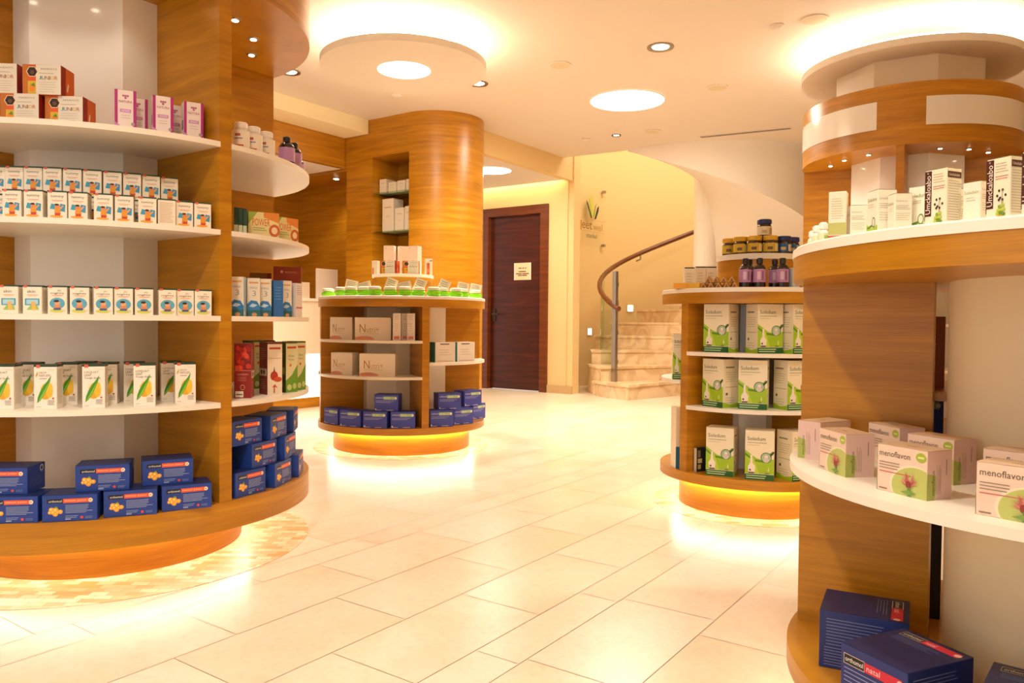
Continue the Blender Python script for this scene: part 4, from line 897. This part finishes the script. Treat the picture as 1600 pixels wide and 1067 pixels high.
# honey jars on the riser
def jar(lidc, labc, lab2):
    root = bpy.data.objects.new('honey_jar', None); COL.objects.link(root); root.empty_display_size = .03
    mb = MB(); mb.lathe([(.034, 0), (.038, .004), (.038, .058), (.034, .066), (.033, .070)], col('#4a2c12', .12), 24); mb.build('glass', root)
    mb = MB(); mb.lathe([(.036, .070), (.0385, .073), (.0385, .093), (.036, .096)], col(lidc, .35), 24); mb.build('lid', root)
    mb = MB(); rr = .0388
    mb.grid([[(rr*math.cos(R(a)), rr*math.sin(R(a)), z) for a in range(-200, 21, 10)] for z in (.010, .056)], col(labc))
    mb.grid([[((rr+.0006)*math.cos(R(a)), (rr+.0006)*math.sin(R(a)), z) for a in range(-80, -39, 8)] for z in (.014, .05)], col(lab2))
    mb.grid([[((rr+.0006)*math.cos(R(a)), (rr+.0006)*math.sin(R(a)), z) for a in range(-140, -95, 8)] for z in (.020, .036)], col('#6a4a1c' if labc[1] in 'cd' else '#c9b48a')); mb.build('label', root, recalc=False)
    return Proto(root, .079, .079, .1, True)
JY = jar('#d9a81e', '#cfae2c', '#e6d9a0'); JB = jar('#1b2a6a', '#2a5a8c', '#e0cdb0'); JW = jar('#1b2a6a', '#e8dcc0', '#c9b07a')
SC = (S[0]+.048, S[1]+.058)
for i, (p, px) in enumerate(((JY, 1137), (JY, 1157.5), (JY, 1179), (JY, 1202.5), (JB, 1226), (JB, 1243.5), (JB, 1256))):
    a = on_r(SC, .195, px, 385); rr_ = .225 if i < 5 else (.21 if i == 5 else .2); p.on(SC, a, rr_, 1.383, (ORD[i] + ' yellow-lidded honey jar from the left on the riser of right low counter') if i < 4 else ORD[i-4] + ' blue-lidded honey jar from the left on the riser of right low counter', 'jar', 'yellow-lidded jars' if i < 4 else 'blue-lidded jars', yaw=8)
for i, px in enumerate((1183, 1204)):
    pass
a = on_r(SC, .11, 1193.5, 390); rj = .115
x, y = SC[0]+rj*math.cos(R(a)), SC[1]+rj*math.sin(R(a))
JW.put(x, y, 1.383, R(10), 'blue-lidded jar with cream label standing behind the yellow-lidded jars, lower', 'jar', 'cream-labelled jars')
JW.put(x, y, 1.480, R(14), 'blue-lidded jar with cream label stacked highest behind the yellow-lidded jars', 'jar', 'cream-labelled jars')

# ================================================================== PRODUCTS ON THE NEAREST COUNTER
def onN(p, px, py, rf, z, yaw, lb, cat='box', grp=None):
    a = on_r(N, rf-.004, px, py); return p.on(N, a, rf, z, lb, cat, grp, yaw=yaw, jit=0)
SV = bottle('small_white_bottle', .0115, .050, col('#eee6d6', .3), col('#f2ece0', .35), col('#d9dcb4', .4), .3, .6, .85, (.12, .5), [((.3,.7), '#9ab04a', -120, -70)])
for i, px in enumerate((1268.5, 1279, 1289)):
    a = on_r(N, .61, px, 355); SV.on(N, a, .625, 1.184, ('left', 'middle', 'right')[i] + ' tiny white bottle at the far left rim of the nearest countertop', 'bottle', 'tiny white bottles', yaw=20)
cb = Carton(.036, .03, .106, '#e9dcc2'); cb.front.rect(0, .12, 1, .36, '#b0b062'); cb.front.rect(0, .05, 1, .1, '#b8402c'); cb.front.lines(.15, .85, .85, 9, .05, '#cabf9c', .012); TA = cb.done('slim_tall_carton'); onN(TA, 1307, 340, .615, 1.184, -30, 'slim tall cream carton with green and red foot on nearest countertop')
cb = Carton(.03, .025, .09, '#e6dcc6'); cb.front.lines(.1, .9, .8, 6, .1, '#c4bba4', .02); TS = cb.done('slim_carton'); onN(TS, 1334, 330, .50, 1.184, 30, 'slim cream carton behind the white text carton on nearest countertop')
def medbox(w, d, h, green=True):
    c = Carton(w, d, h, '#ece5d0', top='#d8ccae'); f = c.front
    if green: f.poly([(0,0),(1,0),(1,.22),(.5,.14),(0,.26)], '#a8c23a'); f.rect(0, 0, 1, .03, '#3a4a1c'); f.ell(.65, .28, .16, '#5a7a3a', .12); f.ell(.65, .28, .12, '#dcd8c0', .09); f.poly([(0,.18),(.5,.24),(.6,.2),(.2,.14)], '#5c8a2a'); f.text('Soledum', .06, .76, '#8a9460', w=.86, h=.08); f.lines(.1, .8, .68, 2, .05, '#c4c09c', .015)
    else: f.text('Soledum', .1, .72, '#9aa070', w=.78, h=.08); f.lines(.2, .8, .62, 2, .06, '#c4c09c', .015)
    g = c.right; g.text('Soledum', .1, .78, '#a8a890', w=.62, h=.05); g.lines(.1, .9, .68, 3, .045, '#a09a8c', .011); g.lines(.1, .9, .48, 4, .055, '#b4aea0', .011); g.rect(.1, .06, .25, .10, '#4a4440'); g.lines(.3, .8, .09, 2, .04, '#b4aea0', .01)
    return c.done('medicine_carton')
MD1 = medbox(.040, .040, .090); MD2 = medbox(.034, .034, .076, False)
onN(MD2, 1325, 340, .59, 1.184, -105, 'white text-side carton right of the slim tall carton, nearest countertop')
onN(MD1, 1367, 330, .60, 1.184, -86, 'green-footed white medicine carton, left of the brown-striped cartons')
onN(MD2, 1404, 330, .585, 1.184, -95, 'low white medicine carton between the two green-footed ones')
onN(MD1, 1428, 320, .56, 1.184, -60, 'second green-footed white medicine carton, just left of brown-striped carton')
onN(MD2, 1497, 320, .53, 1.184, -95, 'white medicine carton just right of the left brown-striped carton')
onN(MD2, 1522, 310, .58, 1.184, -66, 'white medicine carton just left of the right brown-striped carton')
def umck():
    c = Carton(.044, .040, .104, '#ebe2c6', top='#e4d8bc'); f = c.front
    f.rect(0, .18, .31, .98, '#4a1c12'); f.text('Umckaloabo', .255, .22, '#f0e6d4', w=.66, h=None, rot=True) if False else f.text('Umckaloabo', .265, .22, '#f0e6d4', w=.68, h=.23, rot=True); f.text('®', .1, .93, '#f0e6d4', h=.03)
    f.lines(.38, .95, .90, 4, .045, '#a8987c', .010); f.lines(.38, .95, .69, 2, .04, '#b8402c', .010)
    for x, y in ((.55,.46), (.7,.47), (.48,.38), (.82,.38), (.6,.34), (.7,.31), (.55,.31)): f.ell(x, y, .045, '#3a2a28', .022); f.rect(x-.005, .2, x+.005, y, '#8a8458') if abs(x-.66) < .06 else None
    f.poly([(.655,.1),(.66,.46),(.67,.46),(.67,.1)], '#8a8458')
    for x, y, q in ((.55,.14,.10), (.72,.15,.10), (.63,.10,.10), (.72,.22,.08), (.58,.20,.06), (.5,.08,.07), (.76,.07,.08)): f.ell(x, y, q, random.choice(('#86a42a', '#a8bc3c', '#6a8a24')), .03)
    f.ell(.62, .04, .12, '#d8a02c', .02)
    g = c.right; g.rect(.04, .83, .94, .94, '#4a1c12'); g.text('Umckaloabo', .12, .86, '#e8d4c8', w=.72, h=.05); g.lines(.08, .95, .77, 16, .045, '#a8a0a0', .009)
    c.left.rect(.85, .1, 1, .98, '#4a1c12')
    return c.done('drops_carton')
UM = umck()
onN(UM, 1465, 310, .61, 1.184, -66, 'left tall white carton with vertical brown stripe on nearest countertop', 'box', 'brown-striped drops cartons')
onN(UM, 1567, 300, .62, 1.184, -70, 'middle tall white carton with vertical brown stripe on nearest countertop', 'box', 'brown-striped drops cartons')
onN(UM, 1626, 290, .645, 1.184, -66, 'tall brown-striped carton cut by the right edge of the photo', 'box', 'brown-striped drops cartons')
# shelf: pink and green capsules cartons
def meno(w, d, h):
    c = Carton(w, d, h, '#e8ccb8', top='#dcbf9c'); f = c.front; c.right.rect(0, 0, 1, 1, '#dfc0b8')
    f.ell(.72, .20, .40, '#e6d8bc', .50) if False else None
    def blob(cx, cy, rx, ry, cc): f.poly([(min(1, max(0, cx+rx*math.cos(2*math.pi*k/28))), min(1, max(0, cy+ry*math.sin(2*math.pi*k/28)))) for k in range(28)], cc)
    blob(.76, .22, .50, .44, '#e9dcc0'); blob(.78, .20, .47, .42, '#b9c06a')
    f.text('menoflavon', .05, .76, '#5a4a3c', w=.62, h=.125); f.ell(.88, .85, .10, '#a3b23c', .10); f.rect(.82, .83, .94, .87, '#d0d890')
    f.lines(.05, .52, .62, 3, .06, '#8c7a68', .018); f.lines(.05, .70, .42, 1, .1, '#c46468', .02, 0); f.rect(.05, .05, .22, .08, '#8c7a68')
    rn = random.Random(5)
    for _ in range(46):
        t = math.pi*(.02+.96*rn.random()); q = .14+.10*rn.random(); cx, cy = .66, .22; x, y = cx+q*math.cos(t), cy+q*1.35*math.sin(t)*1.1; s_ = .012
        f.poly([(cx+.05*math.cos(t)-s_, cy+.06*math.sin(t)), (cx+.05*math.cos(t)+s_, cy+.06*math.sin(t)), (x, y)], rn.choice(('#cf6a62', '#d98478', '#b8504c', '#e09a8c')))
    f.ell(.66, .25, .055, '#8c3a2c', .08); f.poly([(.64,.02),(.65,.2),(.68,.2),(.70,.02)], '#5a8a3c'); f.poly([(.5,.08),(.66,.14),(.82,.08),(.66,.04)], '#7a9a4a')
    g = c.right; g.poly([(0,0),(.30,0),(.36,.2),(.34,.5),(0,.55)], '#a8b45c'); g.text('menoflavon', .30, .10, '#4a4a2c', w=.5, h=.13, rot=True)
    for x in (.38, .43, .48, .53): g.rect(x, .12, x+.015, .12+.6*(.7+.3*random.random()), '#a08878')
    g.rect(.76, .50, .79, .82, '#8c786a')
    c.left.rect(.0, 0, 1, .4, '#a8b45c'); c.top.rect(.4, .4, .6, .46, '#8a6a4a')
    return c.done('capsule_carton')
MN = meno(.115, .066, .094)
def nxy(x, y, rz, lb): MN.put(x, y, .667, R(rz), lb, 'box', 'pink and green capsule cartons')
def corner(px, py, z, rz, lx, ly):          # box whose local corner (lx,ly) stands/ends at the pixel, on height z
    x, y = on_z(px, py, z); c, s_ = math.cos(R(rz)), math.sin(R(rz)); return x - (c*lx - s_*ly), y - (s_*lx + c*ly)
hw, hd = .0575, .033
for px, py, z, rz, lx, ly, lb in ((1448, 783, .667, -67, hw, -hd, 'pink and green capsule carton at the front centre of the nearest shelf'),
        (1321, 746, .667, -84, hw, -hd, 'pink and green capsule carton at front left of the nearest shelf'),
        (1524, 803, .667, -52, -hw, -hd, 'pink and green capsule carton at front right, cut by the photo edge'),
        (1285, 718, .667, -150, hw, hd, 'pink carton rearmost at the left end of the nearest shelf by the divider'),
        (1360, 659, .759, -80, -hw, -hd, 'pink carton in the back row between front left and front centre cartons'),
        (1418, 678, .759, -68, -hw, -hd, 'pink carton in the back row directly behind the front centre carton'),
        (1536, 702, .759, -52, -hw, -hd, 'pink carton in the back row behind the front right carton')):
    x, y = corner(px, py, z, rz, lx, ly); nxy(x, y, rz, lb)
# base: large blue cartons with a crimson band
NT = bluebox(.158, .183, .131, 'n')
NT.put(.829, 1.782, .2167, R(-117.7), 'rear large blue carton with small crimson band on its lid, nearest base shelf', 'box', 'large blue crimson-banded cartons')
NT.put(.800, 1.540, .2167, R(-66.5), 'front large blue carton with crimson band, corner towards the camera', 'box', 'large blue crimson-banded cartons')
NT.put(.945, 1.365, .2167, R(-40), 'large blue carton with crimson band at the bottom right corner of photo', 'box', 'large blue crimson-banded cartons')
# through the gap between divider and core: cartons of the far bay, plus a dark filler
BT = bluebox(.13, .10, .110, 'g')
def far_bay(p, a, r, z, yw, lb, g=None): p.put(N[0]+r*math.cos(R(a)), N[1]+r*math.sin(R(a)), z, R(yw), lb, 'box', g)
far_bay(BT, 116, .47, .70, -20, 'blue carton glimpsed through the gap beside the nearest core, low', 'blue cartons in the far bay')
cb = Carton(.13, .10, .19, '#8c4a22', top='#7a3f1c'); cb.front.rect(.1, .1, .5, .3, '#b8301e'); cb.front.lines(.1, .9, .7, 3, .1, '#c99a60', .02); far_bay(cb.done('brown_carton'), 116, .47, .835, -20, 'brown carton with red patch glimpsed through the gap beside the nearest core')
far_bay(BT, 116, .47, 1.026-.036, -20, 'blue carton glimpsed through the gap beside the nearest core, high', 'blue cartons in the far bay') if False else None
cb = Carton(.15, .12, .42, '#15131a'); cb.front.rect(.1, .8, .9, .9, '#3a3440'); far_bay(cb.done('dark_filler'), 118, .47, .2167, -20, 'tall dark filler block in the far bay behind the nearest divider')  # dark block added to darken the lower part of the gap
for z in (.70, .835):
    mb = MB(); mb.sector(.29, .6575, 59.6, 144.4, z-.02, z, WOOD, 26); mb.build('shelf', uN)

# ------------------------------------------------------------------ settle neighbours so that nothing interpenetrates
def foot(b):
    o, w, d, h, rnd = b; c, s_ = math.cos(o.rotation_euler.z), math.sin(o.rotation_euler.z)
    q = [(w/2*1.04*math.cos(R(30*k)), w/2*1.04*math.sin(R(30*k))) for k in range(12)] if rnd else [(-w/2,-d/2),(w/2,-d/2),(w/2,d/2),(-w/2,d/2)]
    return [(o.location.x + c*x - s_*y, o.location.y + s_*x + c*y) for x, y in q]
def sat(A, B, gap=.0012):
    best = None
    for P in (A, B):
        for i in range(len(P)):
            ex, ey = P[i-1][0]-P[i][0], P[i-1][1]-P[i][1]; l = math.hypot(ex, ey); nx, ny = -ey/l, ex/l
            a = [x*nx+y*ny for x, y in A]; b = [x*nx+y*ny for x, y in B]
            ov = min(max(a), max(b)) - max(min(a), min(b)) + gap
            if ov <= 0: return None
            sg = 1 if sum(b)/len(b) > sum(a)/len(a) else -1
            if best is None or ov < best[0]: best = (ov, nx*sg, ny*sg)
    return best
FIX = []
for C, ang, core, rp, inner in ((L, -35.5, .41, .84, .39), (M, -67, .32, .654, .3), (S, 208, .17, .496, .15), (N, 147, .308, .642, .338)):
    for k in range(4):
        a = R(ang+90*k); c, s_ = math.cos(a), math.sin(a)
        FIX.append(([(C[0]+c*x-s_*y, C[1]+s_*x+c*y) for x, y in ((inner,-.028),(rp,-.028),(rp,.028),(inner,.028))], 0, 1.1 if C is not L else 3))
    FIX.append(([(C[0]+core*1.06*math.cos(R(ang+22.5+22.5*k)), C[1]+core*1.06*math.sin(R(ang+22.5+22.5*k))) for k in range(16)], 0, 1.1 if C is not L else 3))
for C, r, z1 in ((M, .24, 1.34), (SC, .236, 1.35)): FIX.append(([(C[0]+r*math.cos(R(22.5*k)), C[1]+r*math.sin(R(22.5*k))) for k in range(16)], 1.15, z1))
for it in range(80):
    moved = False; F_ = [foot(b) for b in BODIES]
    for i, b in enumerate(BODIES):
        zi0 = b[0].location.z; zi1 = zi0 + b[3]
        for P, z0, z1 in FIX:
            if zi0 < z1 and zi1 > z0 and abs(P[0][0]-b[0].location.x) < 1.2 and abs(P[0][1]-b[0].location.y) < 1.2:
                r_ = sat(P, F_[i])
                if r_: b[0].location.x += r_[1]*r_[0]; b[0].location.y += r_[2]*r_[0]; F_[i] = foot(b); moved = True
        for j in range(i+1, len(BODIES)):
            q = BODIES[j]
            if abs(q[0].location.x-b[0].location.x) > .35 or abs(q[0].location.y-b[0].location.y) > .35: continue
            zj0 = q[0].location.z
            if min(zi1, zj0+q[3]) - max(zi0, zj0) < .004: continue
            r_ = sat(F_[i], F_[j])
            if r_:
                o_, nx, ny = r_; moved = True
                b[0].location.x -= nx*o_/2; b[0].location.y -= ny*o_/2; q[0].location.x += nx*o_/2; q[0].location.y += ny*o_/2
                F_[i] = foot(b); F_[j] = foot(q)
    if not moved: break

# ================================================================== LIGHT
def area(name, loc, size, power, rot=(0,0,0), c=WARM[:3], shape='DISK', spread=180):
    d = bpy.data.lights.new(name, 'AREA'); d.shape = shape; d.size = size; d.energy = power; d.color = c; d.spread = R(spread)
    o = bpy.data.objects.new(name, d); COL.objects.link(o); o.location = loc; o.rotation_euler = rot; return o
def spot(name, loc, power, ang=90, blend=.6, size=.05, rot=(0,0,0)):
    d = bpy.data.lights.new(name, 'SPOT'); d.energy = power; d.spot_size = R(ang); d.spot_blend = blend; d.shadow_soft_size = size; d.color = WARM[:3]
    o = bpy.data.objects.new(name, d); COL.objects.link(o); o.location = loc; o.rotation_euler = rot; return o
for i, t in enumerate(DL): spot('downward_spot', (t.location.x, t.location.y, ZC-.03), (160, 160, 200, 60)[i], 120, .7, .06)
# fill spots added under the ceiling, with no fittings, to brighten the room
for a, c in ((.3, 1.3), (-1.5, 3.2), (2.6, -1.2), (8.2, 2.6), (1.0, .2)): 
    x, y = ac(a, c); spot('downward_spot', (x, y, ZC-.03), 130 if a == 1.0 else 220, 130, .7, .1)
x, y = ceil_at(980, 157); area('round_light_lamp', (x, y, ZC-.02), .7, 70)
x, y = ceil_at(769, 266, 2.98); area('corridor_lamp', (x, y, 2.95), .5, 35)
area('disc_lamp', (M[0], M[1], ZC-.26), .4, 40)
for C, a0, zz in ((L, -35.5, 2.268), (T, -120.5, 2.29)):
    for k in range(4):
        for da in (24, 45.5, 67):
            a = R(a0+90*k+da); 
            if (C is L and k in (0, 3)) or (C is T and k in (0, 3)): spot('canopy_spot', (C[0]+.6*math.cos(a), C[1]+.6*math.sin(a), zz), 1.5, 120, .8, .015)
x, y = ac(6.45, 7.15); spot('alcove_spot', (x, y, 2.7), 25, 110)
x, y = ac(9.26, 6.8); area('cove_lamp', (x, y, 3.1), 1.2, 12, c=(.95, 1, .55), rot=(0, 0, ROT), shape='RECTANGLE'); bpy.data.lights['cove_lamp'].size_y = .1; bpy.data.lights['cove_lamp'].size = .1; bpy.data.lights['cove_lamp'].size_y = 2.2
area('stairwell_lamp', (CS[0], CS[1], 5.1), 2.0, 95, c=(1, .92, .78))
# no lamp washes the dropped band; its brightness is in the paint colour
W = bpy.data.worlds.new('world'); bpy.context.scene.world = W; W.use_nodes = True
W.node_tree.nodes['Background'].inputs['Color'].default_value = (1.0, .95, .90, 1); W.node_tree.nodes['Background'].inputs['Strength'].default_value = 1.2

# ================================================================== CAMERA
cd = bpy.data.cameras.new('camera'); cam = bpy.data.objects.new('camera', cd); COL.objects.link(cam)
cd.sensor_width = 36; cd.lens = F*36/1600; cd.clip_start = .02
cs, sn = math.cos(ROLL), math.sin(ROLL)
rt = Vector((1, 0, 0)); up = Vector((0, math.sin(PITCH), math.cos(PITCH))); fw = Vector((0, math.cos(PITCH), -math.sin(PITCH)))
X = cs*rt + sn*up; Y = -sn*rt + cs*up; Z = -fw
cam.matrix_world = Matrix(((X.x, Y.x, Z.x, 0), (X.y, Y.y, Z.y, 0), (X.z, Y.z, Z.z, 1.0), (0, 0, 0, 1)))
bpy.context.scene.camera = cam
sc = bpy.context.scene
sc.view_settings.view_transform = 'Standard'; sc.view_settings.look = 'None'; sc.view_settings.exposure = 0.06; sc.view_settings.gamma = 1.0
sc.cycles.use_denoising = True; sc.cycles.max_bounces = 8; sc.cycles.diffuse_bounces = 5; sc.cycles.sample_clamp_indirect = 6

# ================================================================== to metres
done = set()
for o in list(bpy.data.objects):
    o.location = o.location * K
    if o.type == 'MESH' and o.data.name not in done:
        done.add(o.data.name); o.data.transform(Matrix.Scale(K, 4))
    elif o.type == 'LIGHT' and o.data.name not in done:
        d = o.data; done.add(d.name); d.energy *= K*K
        if d.type == 'AREA': d.size *= K; d.size_y *= K
        else: d.shadow_soft_size *= K
bpy.context.view_layer.update()
